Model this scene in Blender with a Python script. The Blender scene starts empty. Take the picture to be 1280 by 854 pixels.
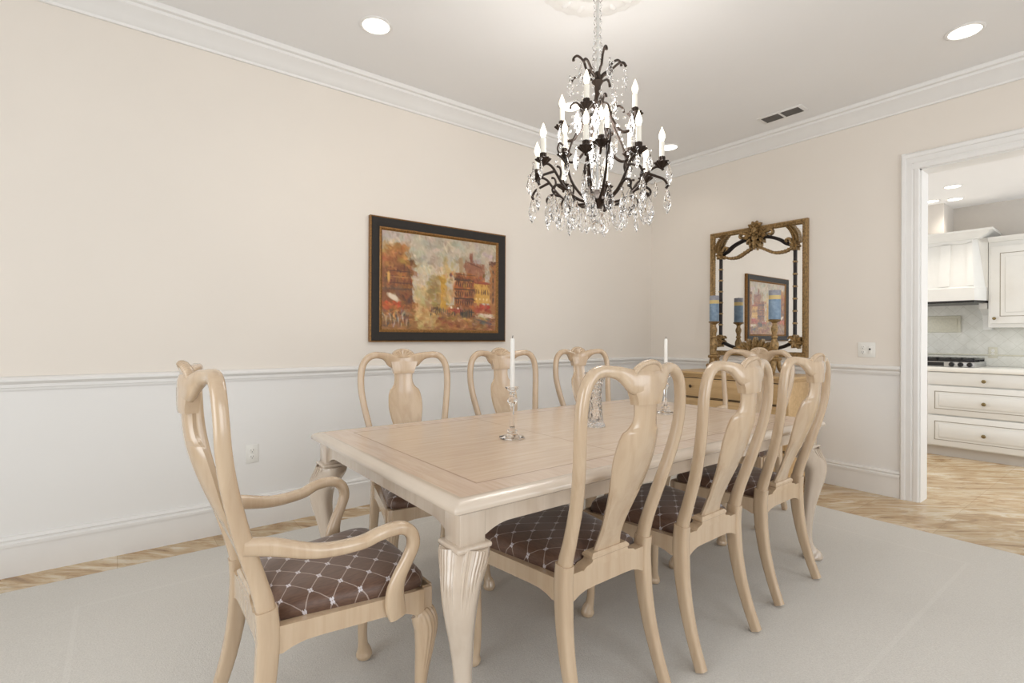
import bpy, bmesh, math, random
from mathutils import Vector, Matrix
import numpy as np
R = math.radians
random.seed(7)
S = bpy.context.scene
COL = S.collection

# ------------------------------------------------------------------ camera
CAM_H = 1.20
cam_d = bpy.data.cameras.new('camera'); cam = bpy.data.objects.new('camera', cam_d); COL.objects.link(cam)
cam_d.sensor_width = 36.0; cam_d.lens = 638.6 / 1280 * 36.0; cam_d.shift_y = -5.2 / 1280
cam_d.clip_start = 0.02
cam.matrix_world = Matrix.Translation((0, 0, CAM_H)) @ Matrix.Rotation(R(52.38 - 90), 4, 'Z') @ Matrix.Rotation(R(90), 4, 'X') @ Matrix.Rotation(R(0.245), 4, 'Z')
S.camera = cam
# ------------------------------------------------------------------ view
S.view_settings.view_transform = 'Standard'; S.view_settings.look = 'None'
S.view_settings.gamma = 1.0; S.view_settings.exposure = -0.49
try: S.view_settings.use_curve_mapping = False
except Exception: pass
# ------------------------------------------------------------------ room numbers
YA = 3.535      # wall with the painting
XB = 4.667      # wall with the mirror and the doorway
XL, YR = -2.3, -2.4
CEIL = 3.035
KX, KC = 7.35, 2.65   # kitchen back wall and ceiling
# ------------------------------------------------------------------ world and daylight
w = bpy.data.worlds.new('world'); S.world = w; w.use_nodes = True
bg = w.node_tree.nodes['Background']; bg.inputs[0].default_value = (0.80, 0.90, 1.0, 1); bg.inputs[1].default_value = 1.0

def area(name, loc, rot, sx, sy, power, col=(1, 1, 1), spread=180):
    l = bpy.data.lights.new(name, 'AREA'); l.shape = 'RECTANGLE'; l.size = sx; l.size_y = sy; l.energy = power; l.color = col
    l.spread = R(spread)
    o = bpy.data.objects.new(name, l); COL.objects.link(o); o.location = loc; o.rotation_euler = rot
    return o
# daylight through the two windows of the wall behind the camera, and the wide opening on its left
area('window_daylight', (0.55, YR - 0.03, 1.55), (R(90), 0, 0), 1.7, 2.0, 50, (0.96, 0.98, 1.0))
area('window_daylight', (3.15, YR - 0.03, 1.55), (R(90), 0, 0), 1.7, 2.0, 37, (0.96, 0.98, 1.0))
area('opening_daylight', (XL - 0.03, 0.8, 1.5), (R(90), 0, R(-90)), 2.0, 2.2, 62, (0.96, 0.985, 1.0))
# kitchen daylight by a side window; added fill lamp, unseen, in the end wall
area('kitchen_end_fill', (5.95, YA + 0.10, 1.45), (R(-90), 0, 0), 1.6, 1.6, 42, (0.95, 0.98, 1.0))
area('kitchen_daylight', (6.0, -1.55, 1.5), (R(90), 0, 0), 1.8, 1.9, 64, (0.93, 0.97, 1.0))

# ------------------------------------------------------------------ helpers
def lin(c):
    return tuple(((v / 255) / 12.92 if v / 255 <= 0.04045 else ((v / 255 + 0.055) / 1.055) ** 2.4) for v in c)

class Mat:
    def __init__(s, name):
        s.m = bpy.data.materials.new(name); s.m.use_nodes = True
        s.nt = s.m.node_tree; s.b = s.nt.nodes['Principled BSDF']
    def n(s, t, **kw):
        nd = s.nt.nodes.new(t)
        for k, v in kw.items(): setattr(nd, k, v)
        return nd
    def l(s, a, b): s.nt.links.new(a, b)
    def math(s, op, a, b=None, c=None):
        nd = s.n('ShaderNodeMath', operation=op)
        for i, v in enumerate((a, b, c)):
            if v is None: continue
            if isinstance(v, (int, float)): nd.inputs[i].default_value = v
            else: s.l(v, nd.inputs[i])
        return nd.outputs[0]
    def mix(s, f, a, b, blend='MIX'):
        nd = s.n('ShaderNodeMix', data_type='RGBA', blend_type=blend)
        for i, v in ((0, f), (6, a), (7, b)):
            if isinstance(v, (int, float)): nd.inputs[i].default_value = v
            elif isinstance(v, tuple): nd.inputs[i].default_value = (*v[:3], 1)
            else: s.l(v, nd.inputs[i])
        return nd.outputs[2]
    def ramp(s, f, stops):
        nd = s.n('ShaderNodeValToRGB'); s.l(f, nd.inputs[0]); e = nd.color_ramp.elements
        while len(e) < len(stops): e.new(0.5)
        for i, (p, c) in enumerate(stops): e[i].position = p; e[i].color = (*c[:3], 1)
        return nd.outputs[0]
    def obj(s, scale=(1, 1, 1), rot=(0, 0, 0)):
        tc = s.n('ShaderNodeTexCoord'); mp = s.n('ShaderNodeMapping')
        mp.inputs['Scale'].default_value = scale; mp.inputs['Rotation'].default_value = rot
        s.l(tc.outputs['Object'], mp.inputs[0]); return mp.outputs[0]
    def noise(s, vec, sc=5, det=3, rough=0.5, dist=0.0):
        nd = s.n('ShaderNodeTexNoise'); s.l(vec, nd.inputs['Vector'])
        nd.inputs['Scale'].default_value = sc; nd.inputs['Detail'].default_value = det
        nd.inputs['Roughness'].default_value = rough; nd.inputs['Distortion'].default_value = dist
        return nd.outputs[0]
    def bump(s, h, st=0.2, d=0.002):
        nd = s.n('ShaderNodeBump'); nd.inputs['Strength'].default_value = st; nd.inputs['Distance'].default_value = d
        s.l(h, nd.inputs['Height']); s.l(nd.outputs[0], s.b.inputs['Normal'])
    def set(s, col=None, rough=None, metal=None, coat=None, spec=None):
        if col is not None:
            if isinstance(col, tuple): s.b.inputs['Base Color'].default_value = (*col[:3], 1)
            else: s.l(col, s.b.inputs['Base Color'])
        if rough is not None: s.b.inputs['Roughness'].default_value = rough
        if metal is not None: s.b.inputs['Metallic'].default_value = metal
        if coat is not None: s.b.inputs['Coat Weight'].default_value = coat; s.b.inputs['Coat Roughness'].default_value = 0.22; s.b.inputs['Coat IOR'].default_value = 1.6
        if spec is not None: s.b.inputs['Specular IOR Level'].default_value = spec
        return s

def plain(name, rgb, rough=0.5, metal=0.0, var=0.04, sc=12, bump=0.0, coat=None):
    m = Mat(name); v = m.obj(); n = m.noise(v, sc, 3)
    c = lin(rgb); a = tuple(x * (1 - var) for x in c); b = tuple(min(1, x * (1 + var)) for x in c)
    m.set(m.ramp(n, [(0.3, a), (0.7, b)]), rough, metal, coat)
    if bump: m.bump(n, bump)
    return m.m

def wood(name, light, dark, axis=2, rough=0.38, coat=0.25, sc=1.0):
    m = Mat(name); s = [38, 38, 38]; s[axis] = 2.2
    n1 = m.noise(m.obj(tuple(s)), 1.3 * sc, 5, 0.6, 0.6); n2 = m.noise(m.obj(), 4.0, 2)
    c = m.ramp(n1, [(0.3, lin(dark)), (0.62, lin(light))])
    c = m.mix(m.math('MULTIPLY', n2, 0.35), c, tuple(x * 0.93 for x in lin(light)))
    m.set(c, rough, 0, coat); m.bump(n1, 0.08, 0.001)
    return m.m

def emis(name, rgb, st):
    m = Mat(name); m.set(lin(rgb), 0.4); m.b.inputs['Emission Color'].default_value = (*lin(rgb), 1); m.b.inputs['Emission Strength'].default_value = st
    return m.m

M = {}
M['wall_up'] = plain('cream_paint', (234, 226, 216), 0.6, var=0.012, sc=1.5)
M['wall_low'] = plain('white_wainscot_paint', (237, 235, 232), 0.5, var=0.01, sc=1.5)
M['trim'] = plain('white_trim_paint', (235, 233, 230), 0.35, var=0.008)
M['ceiling'] = plain('ceiling_paint', (240, 239, 238), 0.75, var=0.008, sc=2)
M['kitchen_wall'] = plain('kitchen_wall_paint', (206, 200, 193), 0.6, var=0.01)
M['cab'] = plain('cabinet_cream_paint', (227, 226, 222), 0.32, var=0.012)
M['glaze'] = plain('cabinet_glaze', (150, 142, 128), 0.5, var=0.05)
M['chair_wood'] = wood('pickled_chair_wood', (205, 180, 150), (189, 161, 130), 2, 0.25, 0.95, 0.55)
M['table_wood'] = wood('pickled_table_wood', (211, 195, 177), (198, 179, 159), 2, 0.25, 0.9, 0.6)
M['table_rim'] = plain('pickled_rim', (212, 197, 180), 0.25, var=0.03, sc=6, coat=0.8)
M['chest_wood'] = wood('honey_chest_wood', (208, 174, 126), (188, 152, 104), 1, 0.42, 0.15)
M['bronze'] = plain('aged_bronze', (50, 38, 30), 0.45, 0.5, var=0.3, sc=30)
M['dark_metal'] = plain('dark_iron', (40, 34, 32), 0.4, 0.6, var=0.15)
M['gold'] = plain('antique_gold', (150, 122, 80), 0.42, 0.35, var=0.4, sc=60, bump=0.4)
M['gold_lip'] = plain('gilt_lip', (140, 100, 52), 0.4, 0.4, var=0.35, sc=80)
M['frame_dark'] = plain('dark_brown_frame', (27, 20, 14), 0.6, 0, var=0.2, sc=40)
M['wax'] = plain('white_wax', (245, 243, 238), 0.4, var=0.01)
M['wick'] = plain('wick', (40, 36, 34), 0.9)
M['plastic'] = plain('white_plastic', (238, 236, 230), 0.35, var=0.01)
M['slot'] = plain('dark_slot', (60, 56, 54), 0.7)
M['steel'] = plain('brushed_steel', (190, 190, 190), 0.3, 0.9, var=0.06, sc=40)
M['black'] = plain('black_enamel', (24, 24, 26), 0.3, var=0.1)
M['counter'] = plain('white_countertop', (236, 234, 228), 0.2, var=0.03, sc=8)
M['knob'] = plain('aged_brass', (128, 112, 78), 0.4, 0.7, var=0.2)
M['dark_knob'] = plain('dark_knob', (78, 64, 48), 0.4, 0.5, var=0.2)
M['vent_dark'] = plain('vent_dark', (116, 112, 108), 0.7, var=0.1)
M['bulb'] = emis('bulb_glow', (255, 240, 214), 5)
M['down'] = emis('downlight_lens', (255, 250, 240), 4)
M['candle_sleeve'] = plain('candle_sleeve', (245, 240, 228), 0.4, var=0.01)
# glass
m = Mat('clear_crystal'); m.set((1, 1, 1), 0.0); m.b.inputs['Transmission Weight'].default_value = 1.0; m.b.inputs['IOR'].default_value = 1.36
M['crystal'] = m.m
m = Mat('cut_glass'); m.set((1, 1, 1), 0.04); m.b.inputs['Transmission Weight'].default_value = 1.0; m.b.inputs['IOR'].default_value = 1.4
vo = m.n('ShaderNodeTexVoronoi'); m.l(m.obj((1, 1, 0.7)), vo.inputs['Vector']); vo.inputs['Scale'].default_value = 90; m.bump(vo.outputs[0], 1.0, 0.006); M['cut_glass'] = m.m
m = Mat('mirror_silver'); m.set((0.88, 0.88, 0.87), 0.015, 1.0); M['mirror'] = m.m
# travertine, veined along a diagonal
m = Mat('travertine')
v = m.obj((1, 1, 1), (0, 0, R(40)))
vs = m.n('ShaderNodeMapping'); m.l(v, vs.inputs[0]); vs.inputs['Scale'].default_value = (0.9, 3.6, 1)
n1 = m.noise(vs.outputs[0], 2.4, 10, 0.66, 1.6); n2 = m.noise(vs.outputs[0], 6.0, 8, 0.7, 1.2); n3 = m.noise(v, 0.9, 2)
c = m.ramp(n1, [(0.30, lin((134, 102, 70))), (0.43, lin((188, 156, 114))), (0.54, lin((210, 188, 154))), (0.68, lin((232, 222, 204)))])
c = m.mix(m.math('MULTIPLY', m.math('GREATER_THAN', n2, 0.59), 0.4), c, lin((148, 116, 84)))
tc = m.n('ShaderNodeTexCoord')
br = m.n('ShaderNodeTexBrick'); br.offset = 0.0
m.l(tc.outputs['Object'], br.inputs['Vector']); br.inputs['Scale'].default_value = 1.0
br.inputs['Brick Width'].default_value = 0.455; br.inputs['Row Height'].default_value = 0.455; br.inputs['Mortar Size'].default_value = 0.0018
br.inputs['Color1'].default_value = (1, 1, 1, 1); br.inputs['Color2'].default_value = (0.86, 0.84, 0.8, 1); br.inputs['Mortar'].default_value = (0.72, 0.66, 0.58, 1)
c = m.mix(1.0, c, br.outputs[0], 'MULTIPLY')
m.set(c, 0.24); M['travertine'] = m.m
# carpet
m = Mat('cream_carpet'); n = m.noise(m.obj(), 180, 3, 0.7); nb = m.noise(m.obj((1, 1, 1)), 2.2, 3)
c = m.ramp(n, [(0.25, lin((210, 206, 200))), (0.75, lin((234, 231, 225)))])
c = m.mix(m.math('MULTIPLY', nb, 0.25), c, lin((206, 202, 195)))
sp = m.n('ShaderNodeSeparateXYZ'); tc = m.n('ShaderNodeTexCoord'); m.l(tc.outputs['Object'], sp.inputs[0])
qx = m.math('SUBTRACT', 1.86, m.math('ABSOLUTE', m.math('SUBTRACT', sp.outputs[0], 1.72))); qy = m.math('SUBTRACT', 1.13, m.math('ABSOLUTE', m.math('SUBTRACT', sp.outputs[1], 1.80)))
band = m.math('LESS_THAN', m.math('ABSOLUTE', m.math('MINIMUM', qx, qy)), 0.009)
c = m.mix(m.math('MULTIPLY', band, 0.2), c, lin((238, 235, 229)))
m.set(c, 0.95, spec=0.1); m.bump(n, 0.6, 0.004); M['carpet'] = m.m
M['carpet_band'] = plain('carpet_border_groove', (232, 228, 219), 0.95, var=0.04, sc=150, bump=0.4)
# upholstery: brown satin, diamond trellis of thin lines with four-petal flowers at the crossings
m = Mat('brown_trellis_fabric')
tc = m.n('ShaderNodeTexCoord'); sp = m.n('ShaderNodeSeparateXYZ'); m.l(tc.outputs['Object'], sp.inputs[0])
wr = m.math('ADD', 1.0, m.math('MULTIPLY', m.math('SUBTRACT', 0.510, sp.outputs[2]), 3.2))
u = m.math('MULTIPLY', m.math('MULTIPLY', sp.outputs[0], wr), 1 / 0.112); vv = m.math('MULTIPLY', m.math('MULTIPLY', m.math('SUBTRACT', sp.outputs[1], 0.03), wr), 1 / 0.084)
a = m.math('ADD', u, vv); b = m.math('SUBTRACT', u, vv)
da = m.math('PINGPONG', a, 0.5); db = m.math('PINGPONG', b, 0.5)
line = m.math('LESS_THAN', m.math('MINIMUM', da, db), 0.022)
mx = m.math('MAXIMUM', da, db); mn = m.math('MINIMUM', da, db)
fl = m.math('MULTIPLY', m.math('LESS_THAN', mx, 0.125), m.math('LESS_THAN', mn, 0.05))
fl = m.math('MULTIPLY', fl, m.math('GREATER_THAN', mx, 0.022))
n = m.noise(m.obj((220, 40, 220)), 1, 2)
base = m.ramp(n, [(0.3, lin((88, 62, 48))), (0.7, lin((108, 79, 62)))])
c = m.mix(m.math('MULTIPLY', line, 0.5), base, lin((206, 190, 180)))
c = m.mix(m.math('MULTIPLY', fl, 0.9), c, lin((214, 208, 212)))
m.set(c, 0.42); m.b.inputs['Sheen Weight'].default_value = 0.25; m.bump(m.math('ADD', line, fl), 0.15, 0.001)
M['fabric'] = m.m
# table top: pale satin wood, cross-grained border, dark stringing line, leaf seams
m = Mat('table_top_veneer')
tc = m.n('ShaderNodeTexCoord'); sp = m.n('ShaderNodeSeparateXYZ'); m.l(tc.outputs['Object'], sp.inputs[0])
TXH, TYH = 1.166, 0.640
ax = m.math('SUBTRACT', TXH - 0.155, m.math('ABSOLUTE', sp.outputs[0])); ay = m.math('SUBTRACT', TYH - 0.135, m.math('ABSOLUTE', sp.outputs[1]))
ins = m.math('MINIMUM', ax, ay)
string = m.math('LESS_THAN', m.math('ABSOLUTE', ins), 0.0035)
inner = m.math('GREATER_THAN', ins, 0.0)
g1 = m.noise(m.obj((3, 44, 10)), 1.2, 5, 0.6, 0.5); g2 = m.noise(m.obj((40, 4, 10)), 1.2, 5, 0.6, 0.5); g3 = m.noise(m.obj((2, 9, 1)), 1.4, 3, 0.6, 0.8)
ci = m.ramp(g1, [(0.25, lin((208, 184, 160))), (0.65, lin((226, 206, 184)))])
cb = m.ramp(g2, [(0.25, lin((204, 180, 158))), (0.65, lin((224, 204, 186)))])
c = m.mix(inner, cb, ci); c = m.mix(m.math('MULTIPLY', g3, 0.3), c, lin((214, 186, 166)))
c = m.mix(m.math('MULTIPLY', string, 0.6), c, lin((150, 128, 112)))
seam = m.math('LESS_THAN', m.math('ABSOLUTE', m.math('SUBTRACT', m.math('ABSOLUTE', sp.outputs[0]), 0.34)), 0.0018)
c = m.mix(m.math('MULTIPLY', seam, 0.7), c, lin((150, 130, 112)))
m.set(c, 0.26, 0, 0.3); M['table_top'] = m.m
# backsplash stone, laid diagonally
m = Mat('stone_backsplash'); tc = m.n('ShaderNodeTexCoord'); mp = m.n('ShaderNodeMapping'); m.l(tc.outputs['Object'], mp.inputs[0])
mp.inputs['Rotation'].default_value = (R(45), 0, 0)
sp = m.n('ShaderNodeSeparateXYZ'); m.l(mp.outputs[0], sp.inputs[0])
g = m.math('MINIMUM', m.math('PINGPONG', sp.outputs[1], 0.05), m.math('PINGPONG', sp.outputs[2], 0.05))
n = m.noise(m.obj(), 9, 5, 0.6)
c = m.ramp(n, [(0.3, lin((212, 211, 202))), (0.7, lin((232, 231, 224)))])
c = m.mix(m.math('MULTIPLY', m.math('LESS_THAN', g, 0.0015), 0.45), c, lin((178, 174, 160)))
m.set(c, 0.35); M['backsplash'] = m.m
M['stone_panel'] = plain('tan_stone_relief', (212, 208, 190), 0.5, var=0.06, sc=60, bump=0.4)
# candles: blue wax with a gilt band
def bluewax():
    m = Mat('blue_banded_wax'); tc = m.n('ShaderNodeTexCoord'); sp = m.n('ShaderNodeSeparateXYZ'); m.l(tc.outputs['Object'], sp.inputs[0])
    z = m.math('MULTIPLY', sp.outputs[2], 0.172 / 0.240); n = m.noise(m.obj(), 30, 4)
    blue = m.ramp(n, [(0.3, lin((112, 138, 164))), (0.7, lin((146, 168, 190)))])
    grey = m.ramp(n, [(0.3, lin((132, 134, 146))), (0.7, lin((162, 162, 170)))])
    c = m.mix(m.math('GREATER_THAN', z, 0.118), blue, lin((214, 190, 130)))
    c = m.mix(m.math('GREATER_THAN', z, 0.142), c, grey)
    m.set(c, 0.5); return m.m
M['blue_wax'] = bluewax()

# ---- mesh helpers
def new(): return bmesh.new()
def link(name, bm, mat, parent=None, smooth=35, loc=None, rot=None):
    bmesh.ops.recalc_face_normals(bm, faces=bm.faces)
    me = bpy.data.meshes.new(name); bm.to_mesh(me); bm.free()
    for mm in (mat if isinstance(mat, (list, tuple)) else [mat]): me.materials.append(mm)
    if smooth:
        me.polygons.foreach_set('use_smooth', [True] * len(me.polygons)); me.set_sharp_from_angle(angle=R(smooth))
    o = bpy.data.objects.new(name, me); COL.objects.link(o)
    if parent: o.parent = parent
    if loc: o.location = loc
    if rot: o.rotation_euler = rot
    return o
def tag(o, label, cat, group=None):
    o['label'] = label; o['category'] = cat
    if group: o['group'] = group
    return o
def thing(name, label, cat, loc=(0, 0, 0), rz=0, group=None):
    o = bpy.data.objects.new(name, None); COL.objects.link(o); o.empty_display_size = 0.1
    o.location = loc; o.rotation_euler = (0, 0, rz)
    return tag(o, label, cat, group)
def struct(name, bm, mat, smooth=0):
    o = link(name, bm, mat, None, smooth); o['kind'] = 'structure'; return o
def copy_thing(src, loc, rz, label):
    r = src.copy(); COL.objects.link(r); r.location = loc; r.rotation_euler = (0, 0, rz); r['label'] = label
    for ch in src.children:
        c = ch.copy(); COL.objects.link(c); c.parent = r
        for g in ch.children:
            d = g.copy(); COL.objects.link(d); d.parent = c
    return r
def box(bm, x0, x1, y0, y1, z0, z1, bev=0.0, seg=2):
    vs = [bm.verts.new((x, y, z)) for x in (x0, x1) for y in (y0, y1) for z in (z0, z1)]
    fs = [bm.faces.new([vs[i] for i in f]) for f in ((0, 1, 3, 2), (4, 6, 7, 5), (0, 4, 5, 1), (2, 3, 7, 6), (0, 2, 6, 4), (1, 5, 7, 3))]
    if bev:
        es = list({e for f in fs for e in f.edges})
        bmesh.ops.bevel(bm, geom=es, offset=bev, segments=seg, affect='EDGES', profile=0.5)
def catmull(P, res):
    n = len(P); out = []
    for i in range(n - 1):
        p0, p1, p2, p3 = P[max(i - 1, 0)], P[i], P[i + 1], P[min(i + 2, n - 1)]
        for k in range(res):
            t = k / res
            out.append(0.5 * ((2 * p1) + (p2 - p0) * t + (2 * p0 - 5 * p1 + 4 * p2 - p3) * t * t + (3 * p1 - p0 - 3 * p2 + p3) * t ** 3))
    out.append(P[-1].copy()); return out
def sweep(bm, pts, secs, n=12, up=(0, 1, 0), res=4, e=2.0, mod=None, closed=False):
    """tube along pts; secs = (half width, half height) per point; e>2 squares the section; mod(angle,t) scales it"""
    P = [np.array((*p, s[0], s[1]), float) for p, s in zip(pts, secs)]
    if closed: P = P + [P[0]]
    Q = catmull(P, res) if res > 1 else P
    if closed: Q = Q[:-1]
    up = Vector(up).normalized(); rings = []
    L = len(Q)
    for i, q in enumerate(Q):
        if closed: t = Vector(Q[(i + 1) % L][:3] - Q[i - 1][:3])
        else: t = Vector(Q[min(i + 1, L - 1)][:3] - Q[max(i - 1, 0)][:3])
        t.normalize(); side = t.cross(up)
        if side.length < 1e-4: side = t.cross(Vector((1, 0, 0.01)))
        side.normalize(); nr = side.cross(t).normalized(); ring = []
        for k in range(n):
            th = 2 * math.pi * (k + 0.5) / n; c, s = math.cos(th), math.sin(th)
            ca = math.copysign(abs(c) ** (2 / e), c); sa = math.copysign(abs(s) ** (2 / e), s)
            f = mod(th, i / max(L - 1, 1)) if mod else 1.0
            ring.append(bm.verts.new(Vector(q[:3]) + side * (q[3] * ca * f) + nr * (q[4] * sa * f)))
        rings.append(ring)
    rr = rings + [rings[0]] if closed else rings
    for r0, r1 in zip(rr[:-1], rr[1:]):
        for k in range(n): bm.faces.new((r0[k], r0[(k + 1) % n], r1[(k + 1) % n], r1[k]))
    if not closed:
        bm.faces.new(rings[0][::-1]); bm.faces.new(rings[-1])
def tube(bm, pts, r, n=8, up=(0, 1, 0.01), res=4):
    rs = r if isinstance(r, (list, tuple)) else [r] * len(pts)
    sweep(bm, pts, [(x, x) for x in rs], n, up, res)
def lathe(bm, prof, n=24, loc=(0, 0, 0), mod=None, ring=False):
    rings = []
    for (r, z) in prof:
        rings.append([bm.verts.new((loc[0] + r * (mod(2 * math.pi * k / n, z) if mod else 1) * math.cos(2 * math.pi * k / n),
                                    loc[1] + r * (mod(2 * math.pi * k / n, z) if mod else 1) * math.sin(2 * math.pi * k / n), loc[2] + z)) for k in range(n)])
    for a, b in zip(rings[:-1], rings[1:]):
        for k in range(n): bm.faces.new((a[k], a[(k + 1) % n], b[(k + 1) % n], b[k]))
    if ring:
        for k in range(n): bm.faces.new((rings[-1][k], rings[-1][(k + 1) % n], rings[0][(k + 1) % n], rings[0][k]))
    else:
        bm.faces.new(rings[0][::-1]); bm.faces.new(rings[-1])
def prism(bm, poly, p0, p1, ax, az=(0, 0, 1)):
    """extrude a 2D profile (a,b) -> point + a*ax + b*az from p0 to p1"""
    ax, az = Vector(ax), Vector(az); p0, p1 = Vector(p0), Vector(p1)
    A = [bm.verts.new(p0 + ax * a + az * b) for a, b in poly]; B = [bm.verts.new(p1 + ax * a + az * b) for a, b in poly]
    n = len(poly)
    for k in range(n): bm.faces.new((A[k], A[(k + 1) % n], B[(k + 1) % n], B[k]))
    bm.faces.new(A[::-1]); bm.faces.new(B)
def interp(tab, z):
    xs = [t[0] for t in tab]; ys = [t[1] for t in tab]
    return float(np.interp(z, xs, ys))
def smooth_tab(tab, k=6):
    P = [np.array(t, float) for t in tab]; return [tuple(p) for p in catmull(P, k)]

# =================================================================== SETTING
bm = new(); box(bm, XL - 0.2, 9.0, YR - 0.2, YA + 0.15, -0.06, 0.0); struct('floor', bm, M['travertine'])
bm = new(); box(bm, XL - 0.1, XB + 0.1, YR - 0.1, YA + 0.1, CEIL, CEIL + 0.1); struct('ceiling', bm, M['ceiling'])
RAIL = 0.925
# wall with the painting: cream above the rail, white wainscot below
def wall_two(name, boxes):
    bm = new()
    for (x0, x1, y0, y1, z0, z1) in boxes:
        if z0 < RAIL < z1:
            box(bm, x0, x1, y0, y1, z0, RAIL); box(bm, x0, x1, y0, y1, RAIL, z1)
        else: box(bm, x0, x1, y0, y1, z0, z1)
    for f in bm.faces:
        f.material_index = 1 if f.calc_center_median().z < RAIL - 0.001 else 0
    return struct(name, bm, [M['wall_up'], M['wall_low']])
DY0, DY1, DZ = 0.05, 1.150, 2.455    # doorway to the kitchen
wall_two('wall_left', [(XL - 0.1, XB + 0.15, YA, YA + 0.12, 0, CEIL)])
wall_two('wall_back', [(XB, XB + 0.15, DY1, YA, 0, CEIL), (XB, XB + 0.15, YR, DY0, 0, CEIL), (XB, XB + 0.15, DY0, DY1, DZ, CEIL)])
# wall behind the camera with two window openings
WX = [(-0.3, 1.4), (2.3, 4.0)]; WZ0, WZ1 = 0.5, 2.6
bx = [(XL, WX[0][0], YR - 0.12, YR, 0, CEIL), (WX[0][1], WX[1][0], YR - 0.12, YR, 0, CEIL), (WX[1][1], XB, YR - 0.12, YR, 0, CEIL)]
for a, b in WX: bx += [(a, b, YR - 0.12, YR, 0, WZ0), (a, b, YR - 0.12, YR, WZ1, CEIL)]
wall_two('wall_right', bx)
wall_two('wall_front', [(XL - 0.12, XL, 1.8, YA, 0, CEIL), (XL - 0.12, XL, YR, -0.2, 0, CEIL), (XL - 0.12, XL, -0.2, 1.8, 2.6, CEIL)])
# skirting, chair rail and crown: moulded profiles
base_prof = [(0, 0), (0.018, 0), (0.018, 0.148), (0.024, 0.150), (0.024, 0.166), (0.016, 0.172), (0.016, 0.178), (0.020, 0.184), (0.012, 0.198), (0, 0.200)]
rail_prof = [(0, 0), (0.010, 0), (0.012, 0.012), (0.018, 0.014), (0.018, 0.030), (0.030, 0.040), (0.036, 0.046), (0.036, 0.058), (0.028, 0.066), (0.010, 0.070), (0, 0.070)]
crown_prof = [(0, -0.135), (0.014, -0.135), (0.018, -0.122), (0.030, -0.112), (0.044, -0.090), (0.068, -0.062), (0.090, -0.046), (0.094, -0.030), (0.112, -0.026), (0.120, -0.012), (0.120, 0.0), (0, 0)]
runA = [((XL, YA, 0), (XB, YA, 0), (0, -1, 0))]
runB = [((XB, DY1 + 0.108, 0), (XB, YA, 0), (-1, 0, 0)), ((XB, YR, 0), (XB, DY0 - 0.108, 0), (-1, 0, 0))]
for nm, prof, z, mat in (('baseboard', base_prof, 0, 'trim'), ('rail', rail_prof, RAIL, 'trim')):
    for side, runs in (('left', runA), ('back', runB)):
        bm = new()
        for p, q, d in runs: prism(bm, prof, (p[0], p[1], z), (q[0], q[1], z), d)
        struct(('baseboard_' + side) if nm == 'baseboard' else 'trim_%d' % (1 if side == 'left' else 2), bm, M[mat], 30)
for k, (p, q, d) in enumerate([((XL, YA), (XB, YA), (0, -1, 0)), ((XB, YR), (XB, YA), (-1, 0, 0))]):
    bm = new(); prism(bm, crown_prof, (p[0], p[1], CEIL), (q[0], q[1], CEIL), d); struct('trim_%d' % (3 + k), bm, M['trim'], 30)
# doorway: jamb lining and fluted casing
bm = new()
box(bm, XB - 0.004, XB + 0.154, DY1 - 0.014, DY1 + 0.001, 0, DZ); box(bm, XB - 0.004, XB + 0.154, DY0 - 0.001, DY0 + 0.014, 0, DZ)
box(bm, XB - 0.004, XB + 0.154, DY0, DY1, DZ - 0.014, DZ + 0.001)
struct('trim_5', bm, M['trim'])
cas = [(0, 0), (0.014, 0.0), (0.018, 0.006), (0.018, 0.030), (0.014, 0.034), (0.014, 0.040), (0.020, 0.046), (0.020, 0.078), (0.026, 0.082), (0.030, 0.092), (0.030, 0.104), (0.024, 0.110), (0, 0.110)]
bm = new()
prism(bm, [(a, b) for a, b in cas], (XB, DY1 - 0.004, 0), (XB, DY1 - 0.004, DZ + 0.125), (-1, 0, 0), (0, 1, 0))
prism(bm, [(a, b) for a, b in cas], (XB, DY0 + 0.004, 0), (XB, DY0 + 0.004, DZ + 0.125), (-1, 0, 0), (0, -1, 0))
prism(bm, [(a, b * 1.12) for a, b in cas], (XB - 0.001, DY0 - 0.08, DZ - 0.004), (XB - 0.001, DY1 + 0.1, DZ - 0.004), (-1, 0, 0), (0, 0, 1))
struct('trim_6', bm, M['trim'], 30)
# carpet laid into the stone floor, with a carved border line
RX0, RX1, RY0, RY1 = XL + 0.3, 3.955, YR + 0.3, 3.30
bm = new(); box(bm, RX0, RX1, RY0, RY1, -0.002, 0.010, 0.004)
rug = link('rug', bm, M['carpet'], None, 40); tag(rug, 'large cream carpet laid on the stone floor under the dining table', 'rug')
# kitchen shell
bm = new(); box(bm, XB + 0.15, KX + 0.1, -1.75, YA + 0.1, KC, KC + 0.1); struct('trim_7', bm, M['ceiling'])
bm = new(); box(bm, KX, KX + 0.12, -1.75, YA + 0.1, 0, KC); struct('wall_kitchen', bm, M['kitchen_wall'])
bm = new()
box(bm, XB + 0.15, 5.1, YA, YA + 0.12, 0, KC); box(bm, 6.8, KX + 0.1, YA, YA + 0.12, 0, KC); box(bm, 5.1, 6.8, YA, YA + 0.12, 0, 0.6); box(bm, 5.1, 6.8, YA, YA + 0.12, 2.3, KC)  # gap in this wall is made up, cut for the added fill lamp
struct('wall_kitchen_end', bm, M['kitchen_wall'])
bm = new()
box(bm, XB + 0.15, 5.0, -1.75, -1.63, 0, KC); box(bm, 7.0, KX, -1.75, -1.63, 0, KC); box(bm, 5.0, 7.0, -1.75, -1.63, 0, 0.4); box(bm, 5.0, 7.0, -1.75, -1.63, 2.5, KC)
struct('wall_kitchen_side', bm, M['kitchen_wall'])

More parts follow.
